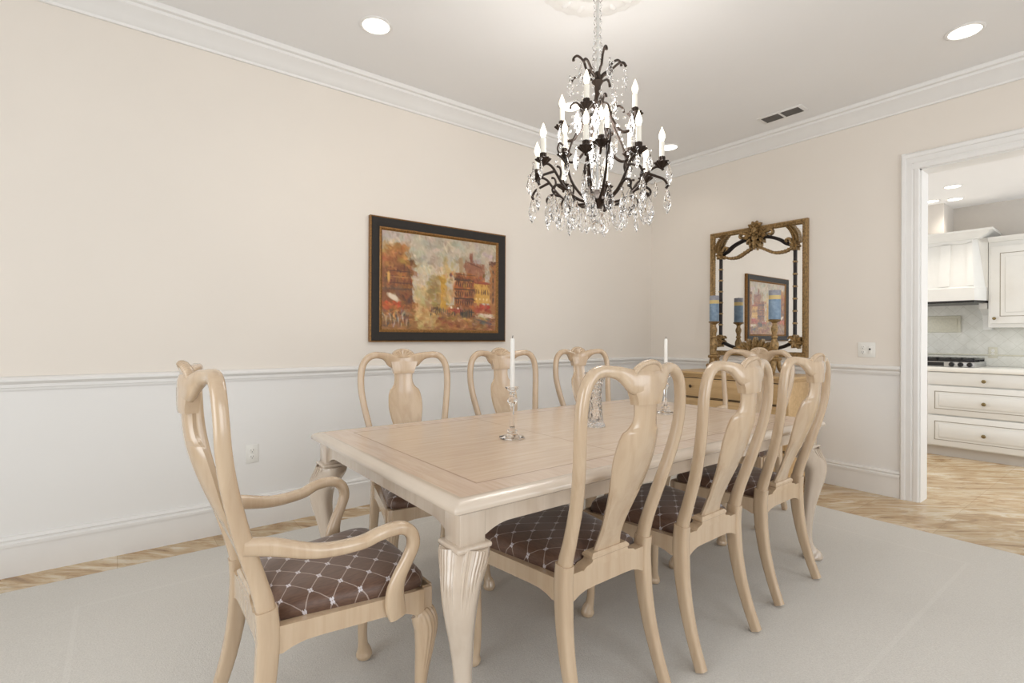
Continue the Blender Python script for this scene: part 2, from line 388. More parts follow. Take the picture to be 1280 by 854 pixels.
# =================================================================== CEILING FITTINGS
def downlight(x, y, z, label, power=6, r=0.078, group='recessed ceiling lights'):
    t = thing('recessed_light', label, 'ceiling light', (x, y, z), 0, group)
    bm = new(); lathe(bm, [(r, 0.0), (r + 0.016, 0.0), (r + 0.017, -0.004), (r + 0.008, -0.008), (r, -0.006)], 40, ring=True); link('trim_ring', bm, M['trim'], t)
    bm = new(); lathe(bm, [(r - 0.001, 0.004), (r - 0.001, -0.003), (0.03, -0.005), (0.002, -0.005)], 40); link('lens', bm, M['down'], t)
    if power:
        l = bpy.data.lights.new('downlight_lamp', 'SPOT'); l.energy = power; l.color = (1.0, 0.92, 0.82); l.spot_size = R(125); l.spot_blend = 0.8; l.shadow_soft_size = 0.07
        o = bpy.data.objects.new('downlight_lamp', l); COL.objects.link(o); o.parent = t; o.location = (0, 0, -0.03)
    return t
downlight(1.197, 2.88, CEIL, 'round recessed ceiling light at left, above and left of the street painting')
downlight(2.84, 2.93, CEIL, 'round recessed ceiling light glowing right behind the chandelier candles at left')
downlight(4.185, 2.974, CEIL, 'round recessed ceiling light by the far room corner, just right of the chandelier')
downlight(3.986, 0.768, CEIL, 'round recessed ceiling light at upper right, nearest the kitchen doorway')
t = thing('ceiling_vent', 'small white ceiling air vent with two dark louvred openings near the crown moulding', 'vent', (4.294, 1.966, CEIL))
bm = new(); box(bm, -0.075, 0.075, -0.175, 0.175, -0.008, 0.0, 0.002); link('vent_frame', bm, M['trim'], t)
for sy in (-1, 1):
    bm = new()
    for k in range(7): prism(bm, [(-0.006, -0.004), (0.004, -0.004), (0.007, 0.0), (-0.003, 0.0)], (-0.048 + 0.016 * k, sy * 0.078 - 0.066, -0.008), (-0.048 + 0.016 * k, sy * 0.078 + 0.066, -0.008), (1, 0, 0))
    link('louvre', bm, M['vent_dark'], t)
    bm = new(); box(bm, -0.056, 0.056, sy * 0.078 - 0.068, sy * 0.078 + 0.068, -0.0088, -0.0078); link('opening', bm, M['vent_dark'], t)

# =================================================================== DINING TABLE
TX, TY = 1.868, 1.790
table = thing('dining_table', 'long pickled pale wood dining table with shell carved cabriole legs', 'table', (TX, TY, 0))
HX, HY = 1.166, 0.640
bm = new()
prof = [(0.050, 0.7645), (0.0, 0.7645)]
def rrect(hx, hy, z, r=0.012):
    pts = []
    for cx, cy, a0 in ((1, 1, 0), (-1, 1, 90), (-1, -1, 180), (1, -1, 270)):
        for k in range(4):
            a = R(a0 + 30 * k); pts.append((cx * (hx - r) + r * math.cos(a), cy * (hy - r) + r * math.sin(a), z))
    return pts
def loft(bm, rings, cap=True):
    V = [[bm.verts.new(p) for p in r] for r in rings]; n = len(V[0])
    for a, b in zip(V[:-1], V[1:]):
        for k in range(n): bm.faces.new((a[k], a[(k + 1) % n], b[(k + 1) % n], b[k]))
    if cap: bm.faces.new(V[0][::-1]); bm.faces.new(V[-1])
loft(bm, [rrect(HX - 0.042, HY - 0.042, 0.735), rrect(HX - 0.042, HY - 0.042, 0.760)])
link('tabletop', bm, M['table_top'], table, 30)
rimP = [(0.043, 0.718), (0.026, 0.717), (0.020, 0.722), (0.010, 0.725), (0.002, 0.730), (0.0, 0.738), (0.002, 0.745), (0.010, 0.753), (0.026, 0.7600), (0.034, 0.7606), (0.043, 0.7604), (0.043, 0.730)]
bm = new()
rr = [rrect(HX - i, HY - i, z, 0.008) for i, z in rimP]
loft(bm, rr + [rr[0]], False)
link('table_rim', bm, M['table_rim'], table, 40)
# apron: four boards, scalloped where they meet the leg blocks
AX, AY = HX - 0.034, HY - 0.032
bm = new()
def apron(p, q, d):
    p, q = Vector(p), Vector(q); L = (q - p).length; dr = (q - p).normalized(); d = Vector(d)
    us = [0, 0.02, 0.05, 0.075, 0.10, 0.125, L / 2, L - 0.125, L - 0.10, L - 0.075, L - 0.05, L - 0.02, L]
    zb = [0.632, 0.634, 0.640, 0.652, 0.660, 0.664, 0.664, 0.664, 0.660, 0.652, 0.640, 0.634, 0.632]
    f = [[], [], [], []]
    for u, z in zip(us, zb):
        o = p + dr * u
        f[0].append(bm.verts.new((*(o + d * 0.022).xy, 0.718))); f[1].append(bm.verts.new((*(o + d * 0.022).xy, z)))
        f[2].append(bm.verts.new((*o.xy, z))); f[3].append(bm.verts.new((*o.xy, 0.718)))
    for a in range(4):
        b = (a + 1) % 4
        for k in range(len(us) - 1): bm.faces.new((f[a][k], f[a][k + 1], f[b][k + 1], f[b][k]))
    bm.faces.new([f[a][0] for a in range(4)]); bm.faces.new([f[a][-1] for a in range(4)][::-1])
lb = 0.042
apron((-AX + lb, -AY + 0.012, 0), (AX - lb, -AY + 0.012, 0), (0, 1, 0)); apron((-AX + lb, AY - 0.012, 0), (AX - lb, AY - 0.012, 0), (0, -1, 0))
apron((-AX + 0.012, -AY + lb, 0), (-AX + 0.012, AY - lb, 0), (1, 0, 0)); apron((AX - 0.012, -AY + lb, 0), (AX - 0.012, AY - lb, 0), (-1, 0, 0))
link('apron', bm, M['table_wood'], table, 30)
def table_leg(sx, sy):
    bm = new(); cx, cy = sx * (AX - lb), sy * (AY - lb)
    box(bm, cx - lb, cx + lb, cy - lb, cy + lb, 0.626, 0.718, 0.003)
    box(bm, cx - lb - 0.015, cx + lb + 0.015, cy - lb - 0.015, cy + lb + 0.015, 0.612, 0.628, 0.006)
    path = [(0.000, 0.613, 0.068, 0.060), (0.002, 0.598, 0.070, 0.060), (0.020, 0.565, 0.065, 0.058), (0.042, 0.530, 0.056, 0.055), (0.050, 0.490, 0.049, 0.050), (0.048, 0.440, 0.042, 0.043), (0.036, 0.375, 0.034, 0.035), (0.020, 0.285, 0.027, 0.028), (0.010, 0.18, 0.024, 0.024), (0.012, 0.10, 0.025, 0.025), (0.026, 0.055, 0.031, 0.031), (0.038, 0.034, 0.042, 0.042), (0.040, 0.022, 0.045, 0.045), (0.040, 0.0125, 0.038, 0.038)]
    d = Vector((sx, sy, 0)).normalized()
    pts = [(cx + d.x * o, cy + d.y * o, z) for o, z, r, q in path]
    outer = math.pi * 1.5
    def mod(th, t):
        # carved reeds over the outer face of the knee
        face = max(0, math.cos(th - FACE)); k = max(0, 1 - (t / 0.36) / max(0.05, face ** 0.5))
        return 1 + 0.05 * min(1, k * 4) * (0.6 if math.sin(th * 30) > -0.3 else -0.6)
    # section frame: side = t x up ; t points down, up = outward diagonal -> nr points along up
    FACE = math.pi / 2
    sweep(bm, pts, [(r, q) for _, _, r, q in path], 240, (d.x, d.y, 0), 5, 2.9, mod)
    return link('leg', bm, M['table_wood'], table, 50)
for sx in (-1, 1):
    for sy in (-1, 1): table_leg(sx, sy)

# =================================================================== CHAIRS
YB = smooth_tab([(0.0, -0.300), (0.10, -0.262), (0.25, -0.222), (0.40, -0.206), (0.50, -0.210), (0.60, -0.238), (0.70, -0.270), (0.80, -0.297), (0.90, -0.316), (1.00, -0.324), (1.12, -0.331)])
def yb(z): return interp(YB, z)
def seat_outline(grow=0.0):
    # trapezoid with rounded front corners and bowed front, counter-clockwise
    pts = []
    pts += [(-0.185 - grow, -0.190 - grow), (0.185 + grow, -0.190 - grow)]
    pts += [(0.205 + grow, -0.08), (0.232 + grow, 0.08), (0.248 + grow, 0.17), (0.243 + grow, 0.208 + grow * .5), (0.215 + grow * .7, 0.232 + grow), (0.12, 0.243 + grow), (0, 0.247 + grow),
            (-0.12, 0.243 + grow), (-0.215 - grow * .7, 0.232 + grow), (-0.243 - grow, 0.208 + grow * .5), (-0.248 - grow, 0.17), (-0.232 - grow, 0.08), (-0.205 - grow, -0.08)]
    return pts
def make_chair(name, label, cat, arms=False, group=None):
    t = thing(name, label, cat, (0, 0, 0), 0, group)
    W = M['chair_wood']; rk = 0.95 if arms else 1.0     # the armchairs lean back a little less
    def yb(z): v = interp(YB, z); return v if z < 0.5 else -0.208 + (v + 0.208) * rk
    def yc(x, z):                                        # the middle of the back is bowed away from the sitter
        f = min(1, max(0, (z - 0.50) / 0.48)); f = f * f * (3 - 2 * f)
        return yb(z) - 0.050 * f * math.cos(math.pi / 2 * min(1, abs(x) / 0.19)) ** 2
    # --- back frame: one continuous hoop, stile - loop - crest - loop - stile
    half = [(0.192, 0.43), (0.190, 0.50), (0.190, 0.58), (0.203, 0.70), (0.225, 0.82), (0.238, 0.91), (0.239, 0.985), (0.227, 1.045), (0.200, 1.080), (0.168, 1.092), (0.136, 1.0905), (0.108, 1.085), (0.083, 1.073), (0.056, 1.058), (0.0, 1.051)]
    hw = [(0.021, 0.024), (0.020, 0.024), (0.017, 0.022), (0.016, 0.021), (0.016, 0.020), (0.0165, 0.019), (0.017, 0.018), (0.0175, 0.018), (0.018, 0.018), (0.018, 0.018), (0.018, 0.018), (0.021, 0.0175), (0.029, 0.0165), (0.039, 0.016), (0.043, 0.016)]
    bm = new()
    P = [(x, yc(x, z), z) for x, z in half]; full = P + [(-x, y, z) for x, y, z in P[-2::-1]]; sec = hw + hw[-2::-1]
    sweep(bm, full, sec, 14, (0, 1, 0), 4, 2.6)
    fr = link('back_frame', bm, W, t, 50)
    # --- crest block under the shell, narrowing onto the splat
    bm = new()
    rows = [(0.990, 0.0555, 0.0150), (0.997, 0.0565, 0.0162), (1.010, 0.060, 0.0164), (1.028, 0.067, 0.0160), (1.055, 0.074, 0.0145)]
    loft(bm, [[(s * wd, yc(s * wd, z) + q, z) for s, q in ((-1, -th), (-.5, -th - .0015), (0, -th - .002), (.5, -th - .0015), (1, -th), (1, th), (0, th + .002), (-1, th))] for z, wd, th in rows])
    link('crest_block', bm, W, t, 40)
    # --- scallop shell on the crest: fluted fan in front, plain dish behind, roped rim
    bm = new(); n = 9; z0 = 1.076; c0 = bm.verts.new((0, yc(0, 1.08) - 0.006, z0)); c1 = bm.verts.new((0, yc(0, 1.07) + 0.018, z0)); A, B = [], []
    for k in range(n * 2 + 1):
        a = math.pi * k / (2 * n)
        x, z = 0.062 * math.cos(a), z0 + 0.040 * math.sin(a)
        A.append(bm.verts.new((x, yc(x, z) - 0.008, z))); B.append(bm.verts.new((x, yc(x, z) + (0.014 if k % 2 else 0.007), z)))
    for k in range(2 * n):
        bm.faces.new((A[k], A[k + 1], B[k + 1], B[k])); bm.faces.new((c0, A[k + 1], A[k])); bm.faces.new((c1, B[k], B[k + 1]))
    bm.faces.new((c0, A[0], B[0], c1)); bm.faces.new((c0, c1, B[-1], A[-1]))
    pts = [(0.062 * math.cos(math.pi * k / 12), yc(0.062 * math.cos(math.pi * k / 12), z0 + 0.041 * math.sin(math.pi * k / 12)), z0 + 0.041 * math.sin(math.pi * k / 12)) for k in range(13)]
    sweep(bm, pts, [(0.0085, 0.012)] * 13, 14, (0, 1, 0), 8, 2.0, lambda th, tt: 1 + 0.10 * math.sin(tt * 150 + th))
    link('crest_shell', bm, W, t, 60)
    # --- vase splat
    wt = smooth_tab([(0.492, 0.066), (0.515, 0.060), (0.55, 0.053), (0.60, 0.054), (0.68, 0.068), (0.76, 0.086), (0.815, 0.094), (0.87, 0.091), (0.902, 0.081), (0.914, 0.068), (0.935, 0.055), (0.965, 0.051), (1.000, 0.054)], 5)
    bm = new(); rows = []
    for z, wd in wt:
        th = 0.009; y = yc(0, z) + 0.002; ye = yc(wd, z) + 0.002
        rows.append([(-wd, ye, z), (-wd + 0.006, ye - th, z), (-wd * .4, y - th - .002, z), (wd * .4, y - th - .002, z), (wd - 0.006, ye - th, z), (wd, ye, z), (wd - 0.006, ye + th, z), (wd * .4, y + th + .001, z), (-wd * .4, y + th + .001, z), (-wd + 0.006, ye + th, z)])
    loft(bm, rows); link('splat', bm, W, t, 40)
    # --- shoe that holds the splat
    bm = new(); y = -0.207
    loft(bm, [[(-a, y - b, z), (a, y - b, z), (a, y + b, z), (-a, y + b, z)] for a, b, z in ((0.128, 0.021, 0.466), (0.115, 0.021, 0.476), (0.088, 0.020, 0.482), (0.084, 0.020, 0.490), (0.090, 0.022, 0.493), (0.090, 0.022, 0.500), (0.080, 0.017, 0.508))])
    link('shoe', bm, W, t, 20)
    # --- seat frame: four rails with scalloped lower edges
    bm = new()
    def rail(p, q, th, z1, zl, zm):
        p, q = Vector(p), Vector(q); L = (q - p).length; d = (q - p).normalized(); nrm = Vector((-d.y, d.x, 0)); fs = [[], [], [], []]
        for f in (0, 0.06, 0.12, 0.16, 0.2, 0.3, 0.5, 0.7, 0.8, 0.84, 0.88, 0.94, 1):
            g = min(f, 1 - f); z = zl if g < 0.07 else (zl + (zm - zl) * min(1, (g - 0.05) / 0.17) ** 0.7)
            o = p + d * L * f
            for i, (s, zz) in enumerate(((-1, z1), (-1, z), (1, z), (1, z1))): fs[i].append(bm.verts.new((o.x + nrm.x * s * th, o.y + nrm.y * s * th, zz)))
        for a in range(4):
            for k in range(12): bm.faces.new((fs[a][k], fs[a][k + 1], fs[(a + 1) % 4][k + 1], fs[(a + 1) % 4][k]))
        bm.faces.new([fs[a][0] for a in range(4)]); bm.faces.new([fs[a][-1] for a in range(4)][::-1])
    rail((-0.188, -0.206, 0), (0.188, -0.206, 0), 0.019, 0.468, 0.385, 0.405)
    for s in (-1, 1): rail((s * 0.192, -0.195, 0), (s * 0.243, 0.205, 0), 0.014, 0.452, 0.382, 0.402)
    rail((-0.235, 0.225, 0), (0.235, 0.225, 0), 0.014, 0.452, 0.382, 0.402)
    link('seat_frame', bm, W, t, 30)
    # --- upholstered drop-in seat
    bm = new(); o0 = seat_outline(-0.010); rings = []
    cxy = (0, 0.03)
    for f, z in ((0.985, 0.440), (1.0, 0.452), (1.005, 0.466), (0.985, 0.482), (0.93, 0.495), (0.8, 0.505), (0.55, 0.512), (0.25, 0.514)):
        rings.append([(cxy[0] + (x - cxy[0]) * f, cxy[1] + (y - cxy[1]) * f, z) for x, y in o0])
    loft(bm, rings)
    bmesh.ops.subdivide_edges(bm, edges=[e for e in bm.edges], cuts=1, use_grid_fill=True, smooth=0.3)
    link('seat', bm, M['fabric'], t, 80)
    # --- legs
    for s in (-1, 1):
        bm = new(); zs = [0.50, 0.44, 0.38, 0.30, 0.20, 0.10, 0.03, 0.0085]
        sweep(bm, [(s * (0.192 + 0.012 * max(0, (0.4 - z) / 0.4)), yb(z), z) for z in zs], [(0.0225, 0.027), (0.0225, 0.0275), (0.0225, 0.0275), (0.0210, 0.0255), (0.0190, 0.0225), (0.0172, 0.020), (0.0168, 0.0195), (0.0168, 0.0195)], 20, (0, 1, 0), 4, 4.0)
        link('leg', bm, W, t, 50)
    for s in (-1, 1):
        bm = new(); cx, cy = s * 0.226, 0.207
        box(bm, cx - 0.026, cx + 0.026, cy - 0.026, cy + 0.026, 0.372, 0.452, 0.003)
        path = [(0.0, 0.376, 0.032), (0.010, 0.360, 0.036), (0.016, 0.330, 0.034), (0.012, 0.27, 0.027), (0.004, 0.19, 0.020), (0.000, 0.11, 0.0165), (0.004, 0.06, 0.0175), (0.012, 0.034, 0.024), (0.0145, 0.016, 0.029), (0.0145, 0.003, 0.025)]
        d = Vector((s, 1, 0)).normalized()
        def mod(th, tt):
            k = max(0, 1 - abs(tt - 0.2) / 0.25)
            return 1 + 0.06 * min(1, 2.5 * k) * max(0, math.sin(th)) * (1 if math.sin(th * 18) > 0 else -0.5)
        sweep(bm, [(cx + d.x * o, cy + d.y * o, z) for o, z, r in path], [(r, r) for _, _, r in path], 72, (d.x, d.y, 0), 4, 2.2, mod)
        link('leg', bm, W, t, 50)
    # --- arms
    if arms:
        for s in (-1, 1):
            bm = new()
            pts = [(0.203, -0.262, 0.672), (0.216, -0.205, 0.664), (0.248, -0.100, 0.638), (0.270, 0.000, 0.640), (0.282, 0.050, 0.656), (0.284, 0.095, 0.662), (0.283, 0.127, 0.656), (0.281, 0.150, 0.634), (0.279, 0.155, 0.602), (0.274, 0.141, 0.564), (0.268, 0.120, 0.520), (0.262, 0.109, 0.475), (0.256, 0.113, 0.430), (0.254, 0.121, 0.400)]
            sec = [(0.017, 0.022), (0.018, 0.023), (0.020, 0.019), (0.021, 0.0175), (0.021, 0.0175), (0.0205, 0.018), (0.020, 0.018), (0.0195, 0.018), (0.018, 0.018), (0.0165, 0.0175), (0.0155, 0.020), (0.0155, 0.026), (0.0155, 0.029), (0.0145, 0.026)]
            # width across x, height in the arm's own plane
            sweep(bm, [(s * x, y, z) for x, y, z in pts], [(b, a) for a, b in sec], 16, (1, 0, 0), 5, 2.6)
            link('armrest', bm, W, t, 60)
    return t
G1 = 'side chairs around the dining table'; G2 = 'armchairs at the ends of the dining table'
arm0 = make_chair('armchair', 'pickled wood armchair with brown trellis seat at the near left end of the table', 'chair', True, G2)
arm0.location = (0.508, 1.595, 0.010); arm0.rotation_euler = (0, 0, R(-90.0))
copy_thing(arm0, (3.36, 1.83, 0.010), R(95), 'pickled wood armchair at the far end of the table, backing onto the honey wood chest')
ch0 = make_chair('dining_chair', 'x', 'chair', False, G1)
ch0.location = (1.268, 1.345, 0.010); ch0.rotation_euler = (0, 0, R(0.8))
ch0['label'] = 'pale dining chair nearest the camera on the near long side of the table'
copy_thing(ch0, (1.838, 1.322, 0.010), R(1.3), 'pale dining chair in the middle of the three on the near long side')
copy_thing(ch0, (2.525, 1.368, 0.010), R(1.2), 'pale dining chair on the near side at the doorway end of the table')
copy_thing(ch0, (1.190, 2.225, 0.010), R(172), 'dining chair across the table, its back below the framed street painting')
copy_thing(ch0, (1.880, 2.230, 0.010), R(175.5), 'dining chair across the table, behind the left glass candlestick')
copy_thing(ch0, (2.575, 2.235, 0.010), R(175.5), 'dining chair across the table, nearest the room corner')

# =================================================================== ON THE TABLE
TZ = 0.7602
def candlestick(x, y, label):
    t = thing('glass_candlestick', label, 'candlestick', (x, y, TZ), 0, 'glass candlesticks on the dining table')
    bm = new()
    lathe(bm, [(0.050, 0.0), (0.056, 0.003), (0.054, 0.007), (0.036, 0.012), (0.022, 0.020), (0.020, 0.028), (0.024, 0.034), (0.017, 0.042), (0.011, 0.05)], 48, mod=lambda a, z: 1 + (0.07 * math.cos(6 * a) if z < 0.012 else 0))
    link('base', bm, M['crystal'], t, 40)
    bm = new()
    lathe(bm, [(0.011, 0.05), (0.0095, 0.07), (0.0085, 0.11), (0.0095, 0.140), (0.014, 0.147), (0.021, 0.158), (0.022, 0.165), (0.019, 0.174), (0.011, 0.182), (0.010, 0.188), (0.015, 0.196), (0.011, 0.203)], 8)
    link('stem', bm, M['crystal'], t, 20)
    bm = new(); lathe(bm, [(0.010, 0.202), (0.018, 0.208), (0.028, 0.220), (0.029, 0.224), (0.016, 0.222), (0.0135, 0.214), (0.008, 0.213)], 32, mod=lambda a, z: 1 + (0.1 * math.cos(5 * a) if z > 0.212 and z < 0.2235 + .002 else 0)); link('candle_cup', bm, M['crystal'], t, 40)
    return t
def taper(x, y, label, h):
    t = thing('taper_candle', label, 'candle', (x, y, TZ + 0.2135), 0, 'white taper candles on the dining table')
    bm = new(); lathe(bm, [(0.0105, 0), (0.0108, 0.01), (0.0102, h * 0.6), (0.0092, h - 0.006), (0.006, h)], 24); link('wax', bm, M['wax'], t)
    bm = new(); tube(bm, [(0, 0, h - 0.002), (0.0005, 0, h + 0.006), (0.002, 0, h + 0.012)], 0.0013, 6); link('wick', bm, M['wick'], t)
candlestick(1.361, 1.762, 'clear glass candlestick with lobed base on the near part of the table')
taper(1.361, 1.762, 'white taper candle standing in the nearer glass candlestick', 0.222)
candlestick(2.528, 1.811, 'clear glass candlestick on the far part of the table, seen behind the closest chair back')
taper(2.528, 1.811, 'white taper candle in the farther candlestick, in front of the room corner', 0.222)
t = thing('cut_glass_vase', 'tall cut crystal vase on the table centre, seen through the closest chair back', 'vase', (1.877, 1.756, TZ))
bm = new()
vp = [(0.046, 0), (0.048, 0.004), (0.046, 0.012), (0.040, 0.03), (0.035, 0.07), (0.031, 0.11), (0.029, 0.15), (0.031, 0.19), (0.038, 0.225), (0.050, 0.258), (0.053, 0.266), (0.050, 0.267), (0.034, 0.225), (0.026, 0.19), (0.024, 0.15), (0.027, 0.09), (0.030, 0.04), (0.020, 0.02)]
lathe(bm, vp, 36, mod=lambda a, z: 1 + 0.045 * math.cos(18 * a + 60 * z) * (1 if z < 0.24 else 1.0) + (0.06 * math.cos(6 * a) if z > 0.25 else 0)); link('body', bm, M['cut_glass'], t, 20)

# =================================================================== SIDEBOARD AND MIRROR
SX0, SY0, SY1, SH = 4.16, 1.845, 2.875, 0.895
sb = thing('sideboard_chest', 'honey coloured wooden chest of drawers against the wall under the carved mirror', 'chest of drawers', (SX0, (SY0 + SY1) / 2, 0))
D = XB - 0.04 - SX0; Wd = (SY1 - SY0) / 2
bm = new(); box(bm, 0, D, -Wd, Wd, 0.10, 0.855, 0.006); link('body', bm, M['chest_wood'], sb)
bm = new(); loft(bm, [[(-a, -Wd - a, z), (D, -Wd - a, z), (D, Wd + a, z), (-a, Wd + a, z)] for a, z in ((0.002, 0.852), (0.010, 0.858), (0.014, 0.868), (0.026, 0.873), (0.030, 0.880), (0.030, 0.892), (0.024, 0.8965))]); link('top', bm, M['chest_wood'], sb, 20)
bm = new(); loft(bm, [[(-a, -Wd - a, z), (D, -Wd - a, z), (D, Wd + a, z), (-a, Wd + a, z)] for a, z in ((0.016, 0.085), (0.018, 0.100), (0.010, 0.118), (0.002, 0.122))]); link('plinth', bm, M['chest_wood'], sb, 20)
for sx in (0.03, D - 0.03):
    for sy in (-1, 1):
        bm = new(); lathe(bm, [(0.024, 0.0), (0.036, 0.012), (0.040, 0.035), (0.032, 0.06), (0.022, 0.07), (0.034, 0.086)], 20, (sx, sy * (Wd - 0.035), 0)); link('foot', bm, M['chest_wood'], sb)
for z0, z1 in ((0.672, 0.835), (0.492, 0.655), (0.312, 0.475), (0.132, 0.295)):
    bm = new(); box(bm, -0.012, 0.002, -Wd + 0.035, Wd - 0.035, z0, z1, 0.004); dr = link('drawer', bm, M['chest_wood'], sb)
    bm = new()
    for (a, b, c_, d_) in ((-Wd + 0.028, Wd - 0.028, z0 - 0.007, z0), (-Wd + 0.028, Wd - 0.028, z1, z1 + 0.007)): box(bm, -0.003, 0.002, a, b, c_, d_)
    link('drawer_bead', bm, M['dark_knob'], dr)
    for sy in (-1, 1):
        bm = new(); r0 = [(0.004, 0), (0.005, 0.010), (0.013, 0.016), (0.015, 0.022), (0.011, 0.028), (0.003, 0.030)]
        lathe(bm, r0, 18); bmesh.ops.rotate(bm, verts=bm.verts, cent=(0, 0, 0), matrix=Matrix.Rotation(R(-90), 3, 'Y')); bmesh.ops.translate(bm, verts=bm.verts, vec=(-0.011, sy * 0.335, (z0 + z1) / 2 + 0.01))
        link('knob', bm, M['dark_knob'], dr)
# pillar candles on carved stands
def stand(x, y, label, h):
    t = thing('candle_stand', label, 'candle holder', (x, y, SH + 0.0018), 0, 'carved gold candle stands on the chest')
    bm = new()
    for k in range(3):
        a = R(120 * k + 195); c, s = math.cos(a), math.sin(a)
        sweep(bm, [(c * r, s * r, z) for r, z in ((0.020, 0.130), (0.030, 0.105), (0.036, 0.070), (0.05, 0.036), (0.068, 0.024), (0.082, 0.032), (0.086, 0.048), (0.076, 0.054), (0.070, 0.044))], [(q, q * 1.1) for q in (0.018, 0.019, 0.018, 0.016, 0.014, 0.012, 0.011, 0.010, 0.008)], 10, (-s, c, 0), 4)
        bmesh.ops.create_icosphere(bm, subdivisions=2, radius=0.0125, matrix=Matrix.Translation((c * 0.058, s * 0.058, 0.0125)))
    lathe(bm, [(0.046, 0.118), (0.054, 0.126), (0.056, 0.136), (0.050, 0.144), (0.034, 0.148)], 6)
    link('tripod_foot', bm, M['gold'], t)
    bm = new(); H = h
    prof = [(0.030, 0.146), (0.036, 0.154), (0.026, 0.168), (0.020, 0.185), (0.027, 0.215), (0.034, 0.240), (0.032, 0.265), (0.022, 0.290), (0.017, 0.302), (0.025, 0.310), (0.025, 0.318), (0.018, 0.328), (0.020, 0.350), (0.027, 0.372), (0.027, 0.390), (0.018, 0.412), (0.017, H - 0.032), (0.026, H - 0.022), (0.046, H - 0.012), (0.050, H - 0.004), (0.044, H)]
    lathe(bm, prof, 24, mod=lambda a, z: 1 + 0.05 * math.cos(8 * a)); link('stem', bm, M['gold'], t)
    return t
def pillar(x, y, z, label, r=0.042, h=0.240):
    bm = new(); lathe(bm, [(r * 0.97, 0), (r, 0.003), (r, h - 0.004), (r * 0.96, h), (r * 0.5, h - 0.003)], 36)
    o = link('pillar_candle', bm, M['blue_wax'], None, 40, (x, y, z)); tag(o, label, 'candle', 'blue pillar candles on the chest')
    bm = new(); tube(bm, [(0, 0, h - 0.004), (0, 0, h + 0.008)], 0.0015, 6); link('wick', bm, M['wick'], o)
stand(4.43, 2.640, 'carved gold candle stand with scrolled feet at the left end of the chest', 0.461); pillar(4.43, 2.640, SH + 0.0018 + 0.461, 'blue pillar candle with gold band on the left carved stand')
stand(4.30, 2.022, 'carved gold candle stand at the right end of the chest, before the mirror', 0.461); pillar(4.30, 2.022, SH + 0.0018 + 0.461, 'blue pillar candle with gold band on the right carved stand', 0.046)

# mirror
my0, my1, mz0, mz1 = 1.907, 2.806, 1.035, 2.228
mir = thing('wall_mirror', 'tall carved gold framed mirror hanging on the wall above the chest', 'mirror', (XB, (my0 + my1) / 2, mz0))
hw_, hh = (my1 - my0) / 2, mz1 - mz0
MR = lambda p: (-p[2], -p[0], p[1])      # (right, up, out of wall) -> local
bm = new(); box(bm, -0.018, -0.001, -hw_ + 0.02, hw_ - 0.02, 0.02, hh - 0.02); link('mirror_glass', bm, M['mirror'], mir, 0)
def frame_ring(prof, hw, z0, z1):
    """mitred picture-frame moulding: prof = (inset, out)"""
    bm = new(); rings = []
    for s, zz in ((0, 0), (1, 0), (2, 0), (3, 0)):
        ring = []
        for i, o in prof:
            y = (hw - i) * (1 if s in (0, 3) else -1); z = (z0 + i) if s in (0, 1) else (z1 - i)
            ring.append(bm.verts.new((-o, y, z)))
        rings.append(ring)
    n = len(prof)
    for a in range(4):
        A, B = rings[a], rings[(a + 1) % 4]
        for k in range(n): bm.faces.new((A[k], A[(k + 1) % n], B[(k + 1) % n], B[k]))
    return bm
bm = frame_ring([(0, 0), (0, 0.036), (0.004, 0.044), (0.016, 0.046), (0.021, 0.038), (0.030, 0.036), (0.040, 0.030), (0.046, 0.020), (0.046, 0.0)], hw_, 0, hh)
# carved beading along the frame
for (n, f) in ((56, lambda k: (-hw_ + 0.033, 0.03 + (hh - 0.06) * k / 55)), (56, lambda k: (hw_ - 0.033, 0.03 + (hh - 0.06) * k / 55)), (42, lambda k: (-hw_ + 0.03 + (2 * hw_ - 0.06) * k / 41, hh - 0.033)), (42, lambda k: (-hw_ + 0.03 + (2 * hw_ - 0.06) * k / 41, 0.033))):
    for k in range(n):
        yy, zz = f(k); bmesh.ops.create_icosphere(bm, subdivisions=1, radius=0.0085, matrix=Matrix.Translation((-0.035, yy, zz)) @ Matrix.Diagonal((0.8, 1, 1, 1)))
link('frame', bm, M['gold'], mir, 30)
def blob_ornament(name, spots):
    bm = new()
    for (x, z, r, o) in spots: bmesh.ops.create_icosphere(bm, subdivisions=2, radius=r, matrix=Matrix.Translation((-o, -x, z)) @ Matrix.Diagonal((0.55, 1, 1, 1)))
    return bm
def mtube(bm, pts, r, o=0.03, n=10): tube(bm, [(-o, -x, z) for x, z in pts], r, n, (1, 0, 0.02), 5)
def leaf(bm, x, z, ang, L, wd, o):
    """acanthus leaf: a ridged, curled lobe"""
    rows = []; d = Vector((math.sin(ang), math.cos(ang))); q = Vector((d.y, -d.x))
    for k in range(7):
        f = k / 6; ww = wd * math.sin(math.pi * (0.12 + 0.85 * f)) * (1 + 0.18 * (k % 2)); lift = 0.018 * math.sin(f * 2.6)
        c = Vector((x, z)) + d * L * f
        rows.append([(-(o + lift - 0.012), -(c + q * -ww).x, (c + q * -ww).y), (-(o + lift + 0.006), -(c + q * -ww * .5).x, (c + q * -ww * .5).y), (-(o + lift), -c.x, c.y), (-(o + lift + 0.006), -(c + q * ww * .5).x, (c + q * ww * .5).y), (-(o + lift - 0.012), -(c + q * ww).x, (c + q * ww).y), (-(o - 0.02), -c.x, c.y)])
    loft(bm, rows)
